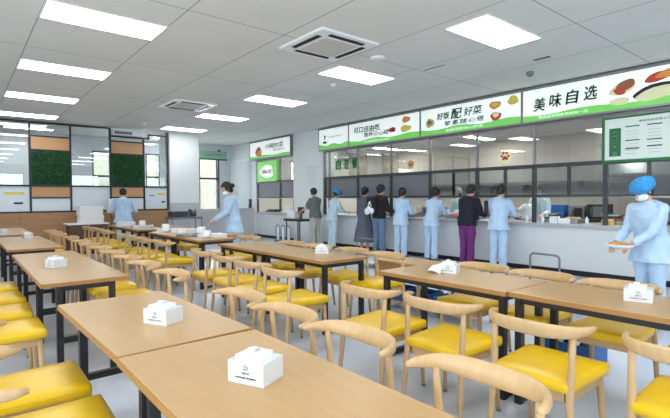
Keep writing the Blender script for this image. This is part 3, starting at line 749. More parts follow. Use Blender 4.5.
# dish return trolley before the pillar
t = thing('dish_trolley', 'grey dish trolley in front of the white pillar', 'trolley', (5.0, 12.9, 0))
bx('top_shelf', M['greyplastic'], t, -0.45, 0.45, -0.25, 0.25, 0.80, 0.86, bev=0.01); bx('bottom_shelf', M['greyplastic'], t, -0.45, 0.45, -0.25, 0.25, 0.25, 0.29, bev=0.01)
bx('dish_bin', M['darkframe'], t, -0.40, 0.05, -0.2, 0.2, 0.86, 1.02, bev=0.02); bm = bmesh.new(); lathe(bm, (0.25, 0, 0.86), [(0.10, 0), (0.12, 0.2), (0.13, 0.22), (0.11, 0.22), (0.001, 0.20)], 18); obj('pot', bm, M['steel'], t, True)
for sx in (-1, 1):
    for sy in (-1, 1):
        bm = bmesh.new(); tube(bm, [(sx*0.42, sy*0.22, 0.08), (sx*0.42, sy*0.22, 0.80)], 0.014); obj('upright', bm, M['chrome'], t)
        bm = bmesh.new(); ell(bm, (sx*0.42, sy*0.22, 0.04), (0.04, 0.016, 0.04)); obj('castor', bm, M['black'], t)
# low cabinet with stacked boxes by the panelling
t = thing('low_cabinet', 'dark brown low cabinet with white top before the wood panelling', 'cabinet', (2.60, 13.15, 0))
bx('body', mat('dark_walnut', (92, 66, 50), 0.5, var=0.1), t, -0.48, 0.36, -0.28, 0.28, 0.05, 0.74); bx('top', M['white'], t, -0.54, 0.40, -0.32, 0.32, 0.74, 0.77, bev=0.005); bx('plinth', M['kick'], t, -0.46, 0.34, -0.25, 0.25, 0, 0.05)
for i in range(9):
    bm = bmesh.new(); box(bm, -0.27, 0.27, -0.2, 0.2, 0, 0.046, bev=0.008)
    small('meal_box', bm, M['foam'], (2.62+random.uniform(-0.015, 0.015), 13.1, 0.77+0.048*i), 'white flat box in the stack on the dark cabinet, %s' % ('topmost' if i == 8 else 'bottom' if i == 0 else 'layer %s above the bottom' % ['', 'one', 'two', 'three', 'four', 'five', 'six', 'seven'][i]), 'box', 'stacked white boxes on the cabinet')
t = thing('paper_screen', 'white cloth-covered rack behind the bending worker', 'rack', (3.55, 13.62, 0))
bx('cover', M['paper'], t, -0.40, 0.36, -0.12, 0.12, 1.0, 1.38, bev=0.02)
for sx in (-1, 1): bx('leg', M['chrome'], t, sx*0.3-0.012, sx*0.3+0.012, -0.012, 0.012, 0, 1.0)

# ------------------------------------------------------------------ things behind and on the floor by the counter
t = thing('wooden_cart', 'light wooden cart behind the gap between right and middle tables', 'cart', (4.32, 3.55, 0))
bx('top', M['beech'], t, -0.22, 0.22, -0.78, 0.68, 0.58, 0.60, bev=0.003)
bx('side_panel', M['panelwood'], t, -0.21, -0.195, -0.74, 0.64, 0.36, 0.58)
bx('shelf', M['beech'], t, -0.21, 0.21, -0.76, 0.66, 0.10, 0.12)
for sx in (-1, 1):
    for y in (-0.75, -0.05, 0.64):
        bx('post', M['beech'], t, sx*0.2-0.016, sx*0.2+0.016, y-0.016, y+0.016, 0.0, 0.58)
for i, y in enumerate((-0.42, 0.02, 0.40)):
    b_ = thing('blue_crate', 'blue plastic crate on the lower shelf of the wooden cart, %s' % ['right', 'middle', 'left'][i], 'crate', (4.30, 3.55+y, 0.12), 0, 'blue crates')
    bm = bmesh.new()
    for a in ((-0.15, 0.15, -0.18, -0.17), (-0.15, 0.15, 0.17, 0.18), (-0.15, -0.14, -0.17, 0.17), (0.14, 0.15, -0.17, 0.17)): box(bm, *a, 0, 0.14)
    box(bm, -0.15, 0.15, -0.18, 0.18, 0.0, 0.008); obj('crate_shell', bm, M['bluebin'], b_)
    for q in range(4):
        bm = bmesh.new(); lathe(bm, (-0.08+0.05*q, -0.1+0.07*q, 0.008), [(0.03, 0), (0.032, 0.12), (0.012, 0.16), (0.012, 0.19), (0.001, 0.19)], 12); obj('bottle', bm, M['white' if q % 2 else 'darkapp'], b_, True)
b2 = thing('blue_crate', 'blue plastic crate with dark bottles on the floor behind the right foreground tables', 'crate', (4.02, 1.72, 0), 0, 'blue crates')
for ch in list(b_.children):
    c = ch.copy(); C.objects.link(c); c.parent = b2
    c.scale = (1, 1.2, 1.2)
def hoop(loc, w_, h_, label, plate, rz=0):
    t = thing('platform_trolley', label, 'trolley', loc, rz)
    bm = bmesh.new(); r_ = 0.05
    pts = [(0, -w_/2, 0.12)]
    for i in range(7): a = i/6*PI/2; pts.append((0, -w_/2+r_*(1-math.cos(a)), h_-r_+r_*math.sin(a)))
    for i in range(7): a = PI/2-i/6*PI/2; pts.append((0, w_/2-r_*(1-math.cos(a)), h_-r_+r_*math.sin(a)))
    pts.append((0, w_/2, 0.12))
    tube(bm, pts, 0.013, 10); obj('handle', bm, M['greyplastic'], t, True)
    bx('platform', plate, t, -0.02, 0.55, -w_/2-0.02, w_/2+0.02, 0.11, 0.14, bev=0.01)
    for sx in (0.06, 0.47):
        for sy in (-1, 1):
            bm = bmesh.new(); lathe(bm, (0, 0, 0), [(0.05, -0.015), (0.05, 0.015)], 16); bmesh.ops.rotate(bm, verts=bm.verts, cent=(0, 0, 0), matrix=Matrix.Rotation(PI/2, 3, 'X'))
            bmesh.ops.translate(bm, verts=bm.verts, vec=(sx, sy*(w_/2-0.03), 0.05)); obj('wheel', bm, M['black'], t)
            bx('wheel_fork', M['chrome'], t, sx-0.02, sx+0.02, sy*(w_/2-0.03)-0.022, sy*(w_/2-0.03)+0.022, 0.09, 0.112)
    return t
hoop((5.35, 2.62, 0), 0.38, 0.70, 'platform trolley with grey tubular handle before the counter', M['greyplastic'], math.radians(-8))
hoop((6.15, 6.55, 0), 0.52, 0.58, 'platform trolley with low rounded handle behind the person in the long dress', M['white'], 0)
t = thing('tube_rack', 'low rack of three chrome arches with white panels at the far counter', 'rack', (7.85, 12.15, 0))
for i in range(3):
    y = 0.30-0.30*i; bm = bmesh.new(); pts = [(0, y-0.11, 0.0)]
    for q in range(9): a = PI-q/8*PI; pts.append((0, y+0.11*math.cos(a), 0.42+0.11*math.sin(a)))
    pts.append((0, y+0.11, 0.0)); tube(bm, pts, 0.012, 8); obj('arch', bm, M['chrome'], t, True)
    bx('panel', M['white'], t, 0.012, 0.02, y-0.07, y+0.07, 0.06, 0.46, bev=0.003)
bx('base_bar', M['black'], t, -0.03, 0.05, -0.45, 0.45, 0.0, 0.03)
t = thing('till_stand', 'small stand with black top and white machine before the man in grey', 'stand', (7.55, 10.85, 0))
bx('top', M['black'], t, -0.25, 0.25, -0.40, 0.42, 0.72, 0.78, bev=0.01)
for sx in (-1, 1):
    for sy in (-1, 1): bx('leg', M['chrome'], t, sx*0.2-0.015, sx*0.2+0.015, sy*0.33-0.015, sy*0.33+0.015, 0.04, 0.72)
bx('foot', M['black'], t, -0.24, 0.24, -0.37, 0.37, 0.0, 0.04, bev=0.01)
m_ = thing('till_machine', 'white machine with black screen on the small stand', 'machine', (7.55, 10.9, 0.78))
bx('body', M['white'], m_, -0.15, 0.15, -0.05, 0.36, 0, 0.22, bev=0.03); bx('screen', M['darkapp'], m_, -0.04, 0.04, -0.28, -0.06, 0.16, 0.34, bev=0.01); bx('neck', M['greyplastic'], m_, -0.03, 0.03, -0.19, -0.13, 0, 0.16)

# serving counter goods
def pan(x, y, m, label):
    t = thing('food_pan', label, 'food pan', (x, y, 0.90), 0, 'food pans on the counter')
    bm = bmesh.new()
    for a in ((-0.16, 0.16, -0.14, -0.13), (-0.16, 0.16, 0.13, 0.14), (-0.16, -0.15, -0.13, 0.13), (0.15, 0.16, -0.13, 0.13)): box(bm, *a, 0, 0.07)
    box(bm, -0.16, 0.16, -0.14, 0.14, 0, 0.006); obj('pan', bm, M['steel'], t)
    bm = bmesh.new(); random.seed(int(y*100))
    for i in range(45): ell(bm, (random.uniform(-0.12, 0.12), random.uniform(-0.1, 0.1), 0.045+random.uniform(0, 0.05)), (random.uniform(0.015, 0.03), random.uniform(0.015, 0.03), 0.015), 8, 6)
    o = obj('food', bm, M[m], t, True)
fo = ['orangef', 'tray', 'noodles', 'greens', 'tray', 'orangef', 'greens', 'noodles', 'bread', 'tray', 'greens', 'noodles', 'orangef']
fn = {'orangef': 'orange carrot dish', 'tray': 'brown braised meat', 'noodles': 'pale noodles', 'greens': 'cooked greens', 'bread': 'tan buns'}
near = ['beside the information board', 'left of the blue-capped worker', 'under the wide sign', 'by the white cartons', 'by the plastic bag', 'before the nearest pale blue uniform', 'before the person in navy', 'beside the purple trousers', 'between the two blue uniforms', 'under the middle sign', 'beside the farther blue uniform', 'before the person in denim', 'before the dress wearer']
for i in range(13):
    if i == 4: continue
    pan(8.66, 2.45+0.55*i+(0.15 if i == 2 else 0), fo[i] if i != 7 else 'orangef', 'steel pan of %s on the serving counter %s' % (fn[fo[i] if i != 7 else 'orangef'], near[i]))
t = thing('carton_pair', 'two white cartons side by side on the serving counter', 'carton', (8.36, 3.82, 0.90))
bx('tall_carton', M['paper'], t, -0.06, 0.06, 0.02, 0.16, 0, 0.12, bev=0.004); bx('short_carton', M['paper'], t, -0.06, 0.06, -0.16, 0.01, 0, 0.085, bev=0.004)
for i, (y, lab) in enumerate(((4.12, 'slim white bottle on the counter beside the dark post'), (4.42, 'slim white bottle on the counter below the plastic bag'), (3.35, 'slim white bottle on the counter right of the cartons'))):
    bm = bmesh.new(); lathe(bm, (0, 0, 0), [(0.025, 0), (0.028, 0.08), (0.012, 0.11), (0.012, 0.13), (0.001, 0.131)], 14); small('bottle', bm, M['white'], (8.34, y, 0.9), lab, 'bottle', 'bottles on the counter', True)
bm = bmesh.new(); ell(bm, (0, 0, 0.17), (0.13, 0.17, 0.17), 20, 14, 0.03)
for v in bm.verts: v.co.z = max(0, v.co.z)
small('plastic_bag', bm, M['bag'], (8.9, 4.72, 0.9), 'full white plastic bag on the counter behind the right blue uniform', 'bag', None, True)
for i, (y, dx) in enumerate(((3.05, 0), (2.72, 0.05), (2.35, 0))):
    bm = bmesh.new()
    for q in range(3): box(bm, -0.065, 0.065, -0.09, 0.09, 0.032*q, 0.03+0.032*q, bev=0.006, rz=0.2*q)
    small('tray_stack', bm, M['white' if i % 2 else 'noodles'], (8.41+dx*0.5, y, 0.9), 'short pile of takeaway lids on the counter, %s' % ['by the post under the board', 'under the board', 'behind the blue cap', 'behind the uniforms'][i], 'lids', 'lid piles')
for i, y in enumerate((12.7, 13.7)):
    bm = bmesh.new(); box(bm, -0.2, 0.2, -0.25, 0.25, 0, 0.05, bev=0.01); box(bm, -0.12, 0.12, -0.18, 0.2, 0.05, 0.2 if i == 0 else 0.09, bev=0.01)
    small('counter_machine', bm, M['white' if i == 0 else 'darkapp'], (8.5, y, 0.9), ['white machine on the far hatch counter', 'dark flat tray on the far hatch counter'][i], 'machine')

# kitchen equipment
t = thing('kitchen_bench', 'long steel work bench along the back of the kitchen', 'bench', (11.6, 5.0, 0))
bx('worktop', M['steel'], t, -0.4, 0.4, -8, 8, 0.82, 0.86); bx('undershelf', M['steel'], t, -0.36, 0.36, -7.9, 7.9, 0.25, 0.28)
for y in range(-8, 9, 2): bx('leg', M['steel'], t, -0.35, -0.31, min(y, 7.9)-0.02, min(y, 7.9)+0.02, 0, 0.82)
t = thing('wall_shelf', 'steel shelf on the kitchen back wall', 'shelf', (12.05, 5.0, 1.75))
bx('board', M['steel'], t, -0.2, 0.2, -7, 7, 0, 0.03)
for y in (-6, -3, 0, 3, 6): bx('bracket', M['steel'], t, -0.15, 0.2, y-0.015, y+0.015, -0.15, 0)
t = thing('extractor_hood', 'steel extractor hood over the stoves', 'hood', (11.3, 2.6, 1.85))
bm = bmesh.new(); vs = box(bm, -0.6, 0.6, -2.2, 1.4, 0, 0.6)
for v in vs:
    if v.co.z > 0.3: v.co.x = v.co.x*0.6+0.2; v.co.y *= 0.95
obj('canopy', bm, M['stone'], t); bx('lip', M['steel'], t, -0.63, 0.63, -2.24, 1.44, -0.06, 0.0)
def equip(y, w_, h_, m, name, label, cat, x=11.35, z=0.86):
    t = thing(name, label, cat, (x, y, z)); bx('body', M[m], t, -0.2, 0.2, -w_/2, w_/2, 0, h_, bev=0.015)
    bx('front_door', M['darkapp' if m != 'darkapp' else 'greyplastic'], t, -0.212, -0.2, -w_/2+0.04, w_/2-0.14, 0.05, h_-0.05); bx('handle', M['chrome'], t, -0.23, -0.213, w_/2-0.12, w_/2-0.10, 0.08, h_-0.08)
    return t
equip(4.28, 0.42, 0.34, 'darkapp', 'oven', 'black microwave oven on the kitchen bench', 'oven')
equip(4.72, 0.36, 0.30, 'greyplastic', 'warmer', 'grey warmer beside the black oven', 'warmer')
equip(7.9, 0.6, 0.5, 'greyplastic', 'steamer', 'grey steamer box behind the queue', 'steamer')
equip(6.9, 0.5, 0.42, 'darkapp', 'oven', 'dark cooker seen between the two farther blue uniforms', 'oven')
equip(2.4, 0.7, 0.5, 'steel', 'steamer', 'steel steamer behind the blue-capped worker', 'steamer')
bm = bmesh.new(); box(bm, -0.15, 0.15, -0.16, 0.16, 0, 0.32, bev=0.02); small('blue_bin', bm, M['bluebin'], (11.3, 5.15, 0.86), 'blue bin on the kitchen bench', 'bin')
for i, y in enumerate((9.5, 8.7, 6.2, 5.7, 3.3, 1.5)):
    bm = bmesh.new(); lathe(bm, (0, 0, 0), [(0.15, 0), (0.16, 0.2), (0.17, 0.205), (0.1, 0.22), (0.02, 0.24), (0.02, 0.26), (0.001, 0.26)], 22)
    small('cooking_pot', bm, M['steel'], (11.35, y, 0.86), 'lidded steel pot on the kitchen bench, %s from the far end' % ['first', 'second', 'third', 'fourth', 'fifth', 'sixth'][i], 'pot', 'steel pots', True)
t = thing('wok_range', 'steel cooking range in the middle of the kitchen', 'stove', (10.75, 3.2, 0))
bx('body', M['stone'], t, -0.35, 0.35, -2.6, 2.6, 0.0, 0.84); bx('top', M['darkapp'], t, -0.37, 0.37, -2.62, 2.62, 0.84, 0.88)
for y in (-1.9, -0.7, 0.6, 1.9):
    bm = bmesh.new(); lathe(bm, (0, y, 0.88), [(0.10, 0), (0.24, 0.12), (0.23, 0.12), (0.09, 0.015)], 22); obj('wok', bm, M['steel'], t, True)
# ------------------------------------------------------------------ people
def remeshed(name, bm, m, parent, voxel, smooth=2, puff=None):
    bmesh.ops.recalc_face_normals(bm, faces=bm.faces)
    me = bpy.data.meshes.new(name); bm.to_mesh(me); bm.free()
    o = bpy.data.objects.new(name, me); C.objects.link(o)
    md = o.modifiers.new('r', 'REMESH'); md.mode = 'VOXEL'; md.voxel_size = voxel
    if smooth:
        s = o.modifiers.new('s', 'SMOOTH'); s.iterations = smooth; s.factor = 0.5
    dg = bpy.context.evaluated_depsgraph_get()
    me2 = bpy.data.meshes.new_from_object(o.evaluated_get(dg)); bpy.data.objects.remove(o); bpy.data.meshes.remove(me)
    if puff:
        ns = [v.normal.copy() for v in me2.vertices]; cs = [v.co.copy() for v in me2.vertices]
        me2.vertices.foreach_set('co', [c for p, n_ in zip(cs, ns) for c in (p + puff(p, n_))])
    me2.name = name; me2.materials.clear(); me2.materials.append(m)
    for p in me2.polygons: p.use_smooth = True
    o = bpy.data.objects.new(name, me2); C.objects.link(o); o.parent = parent
    return o

def ik(a, b, l1, l2, pole):
    a, b = Vector(a), Vector(b); d = b - a; L = min(d.length, (l1+l2)*0.995); d.normalize()
    b = a + d*L; x = (l1*l1 - l2*l2 + L*L) / (2*L); h_ = math.sqrt(max(0, l1*l1 - x*x))
    p = Vector(pole) - d*Vector(pole).dot(d); p.normalize()
    return a + d*x + p*h_, b

def person(label, x, y, deg, H=1.60, lean=8, nod=20, hands=((0.34, 0.16, 1.0), (0.34, -0.16, 1.0)), top='scrub', bottom='scrub', hem=0.80, flare=0.0, head='hair', bun=False,
           sleeve=1.0, mask=False, shoes='shoegrey', stance=0.10, voxel=0.009, fat=1.0, yaw=0, group=None, bottom_name='trousers', top_name='tunic', skirt=None, step=0.0):
    k = H/1.65
    t = thing('person', label, 'person', (x, y, 0), math.radians(deg), group)
    t.scale = (k, k, k); hands = [Vector((a/k, b/k, c/k)) for a, b, c in hands]
    ln = math.radians(lean); zh = 0.90
    def sp(z, fx=0.0):
        if z <= zh: return Vector((fx, 0, z))
        u = z - zh; bend = ln*min(1, u/0.25)
        return Vector((math.sin(bend)*u + fx*math.cos(bend), 0, zh + math.cos(bend)*u - fx*math.sin(bend)))
    S = Vector((0, 1, 0))
    tors = [(0.80, 0.145, 0.10, 0), (0.88, 0.165, 0.118, 0), (0.95, 0.158, 0.112, 0), (1.05, 0.132, 0.098, 0.005), (1.15, 0.142, 0.104, 0.008), (1.25, 0.158, 0.112, 0.0), (1.33, 0.168, 0.098, -0.01), (1.375, 0.125, 0.072, -0.015), (1.41, 0.062, 0.055, -0.01)]
    def torso(bm, off, zlo=0.80, extra=0.0, upto=1.42):
        ps = [q for q in tors if q[0] >= zlo-1e-6 and q[0] <= upto]
        pts = [sp(q[0], q[3]) for q in ps]; rad = [(q[1]*fat+off, q[2]*fat+off) for q in ps]
        loft(bm, pts, rad, S, 20, 2.3)
    sh = [sp(1.335, -0.01) + Vector((0, s_*0.165*fat, 0)) for s_ in (1, -1)]
    arms = []
    for i, s_ in enumerate((1, -1)):
        el, wr = ik(sh[i], hands[i], 0.275, 0.245, (-0.6, s_*0.40, -0.8)); arms.append((sh[i], el, wr))
    hips = [Vector((0, s_*0.088, 0.86)) for s_ in (1, -1)]
    legs = []
    for i, s_ in enumerate((1, -1)):
        an = Vector((-0.01 + step*s_, s_*stance, 0.075)); kn = (hips[i]+an)/2 + Vector((0.02, 0, 0.03)); legs.append((hips[i], kn, an))
    hc = sp(1.415, -0.005); nd = ln + math.radians(nod); yw = math.radians(yaw)
    up = Vector((math.sin(nd), 0, math.cos(nd))); rotm = Matrix.Rotation(yw, 3, 'Z') @ Matrix.Rotation(nd, 3, 'Y')
    hd = hc + Vector((math.sin(nd*0.6), 0, math.cos(nd*0.6)))*0.125 + Vector((0.012, 0, 0))
    def hp(a, b, c): return hd + rotm @ Vector((a, b, c))
    # ---- one continuous body
    bm = bmesh.new(); torso(bm, 0.0)
    loft(bm, [sp(1.36, -0.012), sp(1.42, -0.008), hc + (hd-hc)*0.6], [0.062, 0.05, 0.05], S, 14)
    ell(bm, hd + rotm @ Vector((-0.008, 0, 0.022)), (0.092, 0.073, 0.098), 20, 14, rot=rotm)
    ell(bm, hp(0.028, 0, -0.045), (0.058, 0.054, 0.066), 16, 12, rot=rotm)
    loft(bm, [hp(0.075, 0, 0.022), hp(0.098, 0, -0.012), hp(0.102, 0, -0.024), hp(0.08, 0, -0.032)], [(0.008, 0.008), (0.011, 0.011), (0.016, 0.012), (0.012, 0.008)], S, 8)
    ell(bm, hp(0.078, 0, -0.055), (0.012, 0.024, 0.009), 10, 8, rot=rotm)
    for s_ in (1, -1): ell(bm, hp(-0.005, s_*0.074, -0.008), (0.018, 0.010, 0.030), 10, 8, rot=rotm)
    for (a, e, w_) in arms: loft(bm, [a, (a+e)/2, e, (e+w_)/2, w_], [0.050, 0.044, 0.036, 0.034, (0.028, 0.022)], S, 12)
    for i, (a, e, w_) in enumerate(arms):
        s_ = (1, -1)[i]; d = (w_-e).normalized(); g = Vector((d.x*0.8, -s_*0.12, d.z*0.5-0.18)).normalized()
        side = g.cross(Vector((0, 0, 1))).normalized(); nrm = side.cross(g)
        loft(bm, [w_ - d*0.01, w_+g*0.03, w_+g*0.065, w_+g*0.085], [(0.024, 0.019), (0.038, 0.016), (0.042, 0.014), (0.038, 0.011)], side, 12)
        for q, (off, ln_) in enumerate(((0.031, 0.062), (0.0105, 0.072), (-0.0105, 0.068), (-0.031, 0.052))):
            b0 = w_+g*0.07+side*off; c1 = (g - nrm*0.35).normalized(); c2 = (g*0.6 - nrm*0.9).normalized()
            loft(bm, [b0, b0+c1*ln_*0.5, b0+c1*ln_*0.5+c2*ln_*0.5], [0.0088, 0.0082, 0.0068], side, 8)
        tb = w_+g*0.02-side*s_*(-0.028)*1.0
        c1 = (g*0.7 + side*s_*0.6 - nrm*0.3).normalized()
        loft(bm, [tb, tb+c1*0.035, tb+c1*0.035+(g-nrm*0.3).normalized()*0.03], [0.012, 0.0105, 0.008], side, 8)
    for (a, e, w_) in legs: loft(bm, [a, (a+e)/2, e, e+(w_-e)*0.35, w_], [0.088, 0.074, 0.052, 0.052, 0.034], S, 14)
    for (a, e, w_) in legs: loft(bm, [w_+Vector((-0.05, 0, -0.035)), w_+Vector((0.03, 0, -0.035)), w_+Vector((0.13, 0, -0.052)), w_+Vector((0.17, 0, -0.06))], [(0.030, 0.03), (0.036, 0.034), (0.040, 0.018), (0.02, 0.01)], S, 10)
    remeshed('body', bm, M['skin'], t, voxel, 1)
    # ---- clothes
    fold = lambda sc_, amp: (lambda c, n_: n_ * (noise.noise(Vector((c.x*sc_, c.y*sc_, c.z*sc_*0.45))) * amp))
    bm = bmesh.new(); torso(bm, 0.022, 0.88)
    lo = [(zh, 0.170*fat, 0.125*fat)] + ([(hem, (0.178+flare)*fat, (0.135+flare*0.8)*fat)] if hem < 0.9 else [])
    loft(bm, [sp(0.98)] + [Vector((0, 0, q[0])) for q in lo], [(0.172*fat, 0.128*fat)] + [(q[1]+0.012, q[2]+0.012) for q in lo], S, 24, 2.2)
    for (a, e, w_) in arms:
        en = e + (w_-e)*0.93 if sleeve >= 1 else e + (w_-e)*max(0.02, sleeve-0.0)*0.3
        if sleeve >= 1: loft(bm, [a-Vector((0, 0, 0.0)), (a+e)/2, e, (e+en)/2, en], [0.066, 0.060, 0.052, 0.048, 0.042], S, 14)
        else:
            en = a + (e-a)*0.85; loft(bm, [a, (a+en)/2, en], [0.066, 0.064, 0.062], S, 14)
    ell(bm, sh[0], (0.066, 0.062, 0.06)); ell(bm, sh[1], (0.066, 0.062, 0.06))
    remeshed(top_name, bm, M[top], t, voxel, 3, fold(14, 0.016))
    # collar ring
    bm = bmesh.new(); loft(bm, [sp(1.385, -0.012), sp(1.425, -0.012)], [(0.075, 0.068), (0.062, 0.060)], S, 16); obj('collar', bm, M[top], t, True)
    if skirt is None:
        bm = bmesh.new(); loft(bm, [Vector((0, 0, 0.96)), Vector((0, 0, 0.88)), Vector((0, 0, 0.80))], [(0.165*fat, 0.122*fat), (0.172*fat, 0.128*fat), (0.160*fat, 0.115*fat)], S, 20, 2.2)
        for (a, e, w_) in legs: loft(bm, [a, (a+e)/2, e, (e+w_)/2, w_+Vector((0, 0, 0.02))], [0.098*fat, 0.088*fat, 0.074, 0.072, 0.070], S, 16)
        remeshed(bottom_name, bm, M[bottom], t, voxel, 2, fold(16, 0.012))
    for (a, e, w_) in legs:
        bm = bmesh.new()
        loft(bm, [w_+Vector((-0.07, 0, -0.045)), w_+Vector((-0.03, 0, -0.035)), w_+Vector((0.04, 0, -0.035)), w_+Vector((0.12, 0, -0.045)), w_+Vector((0.185, 0, -0.055))], [(0.025, 0.02), (0.040, 0.040), (0.044, 0.040), (0.048, 0.028), (0.025, 0.014)], S, 14)
        for v in bm.verts: v.co.z = max(0.002, v.co.z)
        obj('shoe', bm, M[shoes], t, True)
    # ---- head wear
    if head in ('hair', 'bunhair', 'chef') or True:
        bm = bmesh.new()
        ell(bm, hd + rotm @ Vector((-0.022, 0, 0.032)), (0.108, 0.091, 0.110), 22, 16, 0.004, rotm)
        if head != 'short': ell(bm, hp(-0.055, 0, -0.035), (0.052, 0.064, 0.062), 16, 10, 0.004, rotm)
        bmesh.ops.delete(bm, geom=[v for v in bm.verts if (rotm.transposed() @ (v.co-hd)).x > 0.052 and (rotm.transposed() @ (v.co-hd)).z < 0.062], context='VERTS')
        o_ = obj('hair', bm, M['hair'], t, True)
        sm = o_.modifiers.new('s', 'SOLIDIFY'); sm.thickness = 0.004
        if bun:
            bm = bmesh.new(); ell(bm, hp(-0.125, 0, 0.01), (0.042, 0.045, 0.042), 14, 10, 0.006); obj('hair_bun', bm, M['hair'], t, True)
    if head == 'bluecap' or head == 'chef':
        bm = bmesh.new(); ell(bm, hd + rotm @ Vector((-0.026, 0, 0.058)), (0.140, 0.126, 0.086) if head == 'bluecap' else (0.12, 0.105, 0.10), 30, 20, 0.0, rotm)
        for v in bm.verts: v.co += (v.co-hd).normalized() * (0.014*noise.noise(v.co*18) + 0.007*noise.noise(v.co*45))
        obj('cap', bm, M['bluecap' if head == 'bluecap' else 'chef'], t, True)
    bm = bmesh.new()
    for s_ in (1, -1): ell(bm, hp(0.080, s_*0.030, 0.008), (0.007, 0.012, 0.006), 10, 6, rot=rotm)
    obj('eyes', bm, M['hair'], t, True)
    if mask:
        bm = bmesh.new(); ell(bm, hp(0.040, 0, -0.045), (0.070, 0.064, 0.050), 20, 14, 0.0, rotm)
        bmesh.ops.delete(bm, geom=[v for v in bm.verts if (rotm.transposed() @ (v.co-hd)).x < 0.015], context='VERTS')
        o_ = obj('face_mask', bm, M['mask'], t, True)
        for s_ in (1, -1):
            bm = bmesh.new(); tube(bm, [hp(0.03, s_*0.062, -0.03), hp(0.0, s_*0.080, -0.005), hp(-0.01, s_*0.080, 0.015)], 0.0025, 6); obj('mask_loop', bm, M['mask'], t)
    return t

person('person in pale cyan tunic and blue cap leaning at the counter nearest the pillar', 7.78, 9.62, -10, 1.60, 14, 18, ((0.40, 0.15, 1.02), (0.42, -0.12, 1.02)), 'scrubcyan', 'scrubcyan', 0.80, 0.02, 'bluecap')
person('person in a long slate-grey dress with dark hair at the counter', 7.72, 8.27, 5, 1.63, 2, 5, ((0.30, 0.14, 1.05), (0.30, -0.14, 1.05)), 'greydress', 'greydress', 0.30, 0.10, 'hair', skirt=True, top_name='dress', shoes='shoeblack', fat=1.02)
p3 = person('person in black top and blue denim with white straps, at the counter', 7.62, 7.66, -5, 1.67, 5, 8, ((0.32, 0.16, 1.02), (0.32, -0.16, 1.05)), 'blacktop', 'jeans', 0.93, 0.0, 'hair', bun=True, bottom_name='jeans', top_name='top', stance=0.12, fat=1.03)
person('person in pale blue tunic and trousers beside the person in denim', 7.70, 7.06, 8, 1.58, 6, 14, ((0.36, 0.15, 1.02), (0.36, -0.13, 1.02)), 'scrub', 'scrub', 0.80, 0.02, 'hair')
person('person in pale blue uniform standing alone under the middle sign', 7.78, 6.26, -2, 1.58, 14, 16, ((0.44, 0.10, 1.02), (0.46, -0.10, 1.02)), 'scrub', 'scrub', 0.80, 0.02, 'hair')
person('person in navy sweater and purple trousers leaning over the counter', 7.74, 5.34, -4, 1.62, 10, 22, ((0.36, 0.20, 1.02), (0.36, -0.18, 1.02)), 'navy', 'purple', 0.84, 0.0, 'hair', fat=1.12, top_name='sweater', shoes='shoeblack', stance=0.09)
person('person in pale blue uniform with arms spread at the counter, nearest of the queue', 7.74, 4.66, 0, 1.60, 8, 20, ((0.40, 0.20, 1.03), (0.40, -0.17, 1.03)), 'scrub', 'scrub', 0.80, 0.03, 'hair', fat=1.06, shoes='shoeblack')
person('man in grey T-shirt and stone trousers facing the small stand', 7.50, 9.98, 100, 1.63, 4, 18, ((0.40, 0.13, 1.02), (0.42, -0.10, 1.08)), 'greyshirt', 'khaki', 0.84, 0.0, 'short', sleeve=0.5, shoes='shoeblack', top_name='t_shirt', fat=1.05)
nurse = person('blue-capped masked worker in pale blue holding a dish at the right edge', 5.64, 1.62, 152, 1.55, 8, 26, ((0.33, 0.085, 0.89), (0.33, -0.11, 0.88)), 'scrub', 'scrub', 0.74, 0.03, 'bluecap', mask=True, voxel=0.0055, fat=1.12)
person('worker in pale blue tunic with black hair and mask at the tray tables', 3.98, 7.85, 165, 1.67, 8, 22, ((0.38, 0.08, 0.98), (0.36, -0.12, 0.96)), 'scrub', 'scrub', 0.74, 0.03, 'hair', bun=True, mask=True, fat=1.08)
person('worker in pale blue seen from behind, bending by the wood panelling', 3.34, 12.80, 75, 1.66, 14, 26, ((0.34, 0.26, 1.0), (0.34, -0.26, 1.0)), 'scrub', 'scrub', 0.76, 0.03, 'hair', fat=1.1)
person('kitchen worker with cream cap behind the glass between the two farther uniforms', 9.75, 6.95, 170, 1.58, 5, 12, ((0.34, 0.15, 1.0), (0.34, -0.15, 1.0)), 'scrubcyan', 'scrubcyan', 0.80, 0.02, 'chef', mask=True)
person('kitchen worker with dark hair behind the glass right of the arm-spread uniform', 9.9, 4.95, 190, 1.60, 5, 12, ((0.34, 0.15, 1.0), (0.34, -0.15, 1.0)), 'scrubcyan', 'scrubcyan', 0.80, 0.02, 'hair', mask=True)
# held and worn things
d_ = thing('tan_dish', 'oval tan dish held by the blue-capped worker', 'dish', (5.305, 1.805, 0.84), math.radians(62))
bm = bmesh.new(); lathe(bm, (0, 0, 0), [(0.05, 0), (0.09, 0.02), (0.11, 0.045), (0.104, 0.045), (0.05, 0.012)], 26)
for v in bm.verts: v.co.x *= 1.5
obj('dish_body', bm, M['paper'], d_, True)
bm = bmesh.new(); ell(bm, (0, 0, 0.035), (0.145, 0.09, 0.035), 20, 12, 0.006); obj('dish_filling', bm, M['bread'], d_, True)
bk = thing('backpack', 'black backpack with white straps and white pouches on the person in denim', 'backpack', (7.44, 7.68, 1.08), math.radians(-5))
bm = bmesh.new(); box(bm, -0.10, 0.05, -0.12, 0.12, 0, 0.30, bev=0.03); obj('pack', bm, M['blacktop'], bk, True)
for s_ in (-1, 1):
    bm = bmesh.new(); tube(bm, [(-0.06, s_*0.10, 0.0), (-0.11, s_*0.03, 0.16), (-0.06, -s_*0.11, 0.29)], 0.012, 8); obj('strap', bm, M['white'], bk, True)
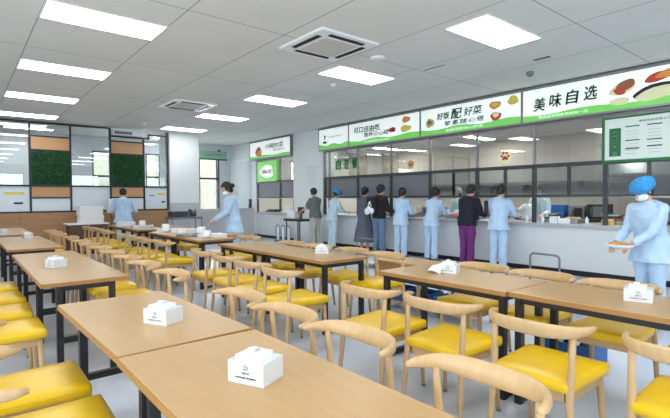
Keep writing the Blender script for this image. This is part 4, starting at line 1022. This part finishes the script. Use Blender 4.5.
for (yy, zz, r_) in ((0.09, -0.02, 0.085), (-0.07, 0.0, 0.07), (0.02, 0.06, 0.05)):
    bm = bmesh.new(); ell(bm, (-0.10, yy, zz), (0.05, r_, r_), 16, 12, 0.01); obj('pouch', bm, M['bag'], bk, True)
# ------------------------------------------------------------------ light
w = bpy.data.worlds.new('daylight'); bpy.context.scene.world = w; w.use_nodes = True
bg = w.node_tree.nodes['Background']; bg.inputs['Color'].default_value = (0.86, 0.93, 1.0, 1); bg.inputs['Strength'].default_value = 3.5
def area(name, loc, rot, sx, sy, e, col=(0.93, 0.97, 1.0)):
    l = bpy.data.lights.new(name, 'AREA'); l.shape = 'RECTANGLE'; l.size = sx; l.size_y = sy; l.energy = e; l.color = col
    o = bpy.data.objects.new(name, l); C.objects.link(o); o.location = loc; o.rotation_euler = rot
for i, (a, b, c, d) in enumerate(left_holes):
    area('added_fill_side_%d' % i, (XL-0.3, (a+b)/2, (c+d)/2), (0, -PI/2, 0), d-c, b-a, 190)  # fill lamp added outside each invented side window
for i, (a, b, c, d) in enumerate(rear_holes):
    area('added_fill_rear_%d' % i, ((a+b)/2, YR-0.3, (c+d)/2), (PI/2, 0, 0), b-a, d-c, 85)  # fill lamp added outside each invented rear window
for i, (a, b, c, d) in enumerate(far_holes):
    area('daylight_far_%d' % i, ((a+b)/2, YF+0.3, (c+d)/2), (-PI/2, 0, 0), b-a, d-c, 55)

# ------------------------------------------------------------------ camera
cam = bpy.data.cameras.new('camera'); co = bpy.data.objects.new('camera', cam); C.objects.link(co)
r = Vector((0.77303256, -0.63434243, -0.00550884)); dn = Vector((-0.02006495, -0.01577036, -0.99967429)); f = Vector((0.63404894, 0.77289131, -0.02491905))
co.matrix_world = Matrix(((r.x, -dn.x, -f.x, 0), (r.y, -dn.y, -f.y, 0), (r.z, -dn.z, -f.z, H0), (0, 0, 0, 1)))
cam.sensor_width = 36; cam.sensor_fit = 'HORIZONTAL'; cam.lens = 459.4146*36/670; cam.clip_start = 0.05; cam.clip_end = 200
sc = bpy.context.scene; sc.camera = co
sc.view_settings.view_transform = 'Standard'; sc.view_settings.look = 'None'; sc.view_settings.gamma = 1; sc.view_settings.exposure = -0.18; sc.view_settings.use_curve_mapping = False
sc.cycles.use_denoising = True; sc.cycles.max_bounces = 8; sc.cycles.transparent_max_bounces = 16; sc.cycles.diffuse_bounces = 4; sc.cycles.glossy_bounces = 4
sc.cycles.sample_clamp_indirect = 6.0; sc.cycles.caustics_reflective = False; sc.cycles.caustics_refractive = False
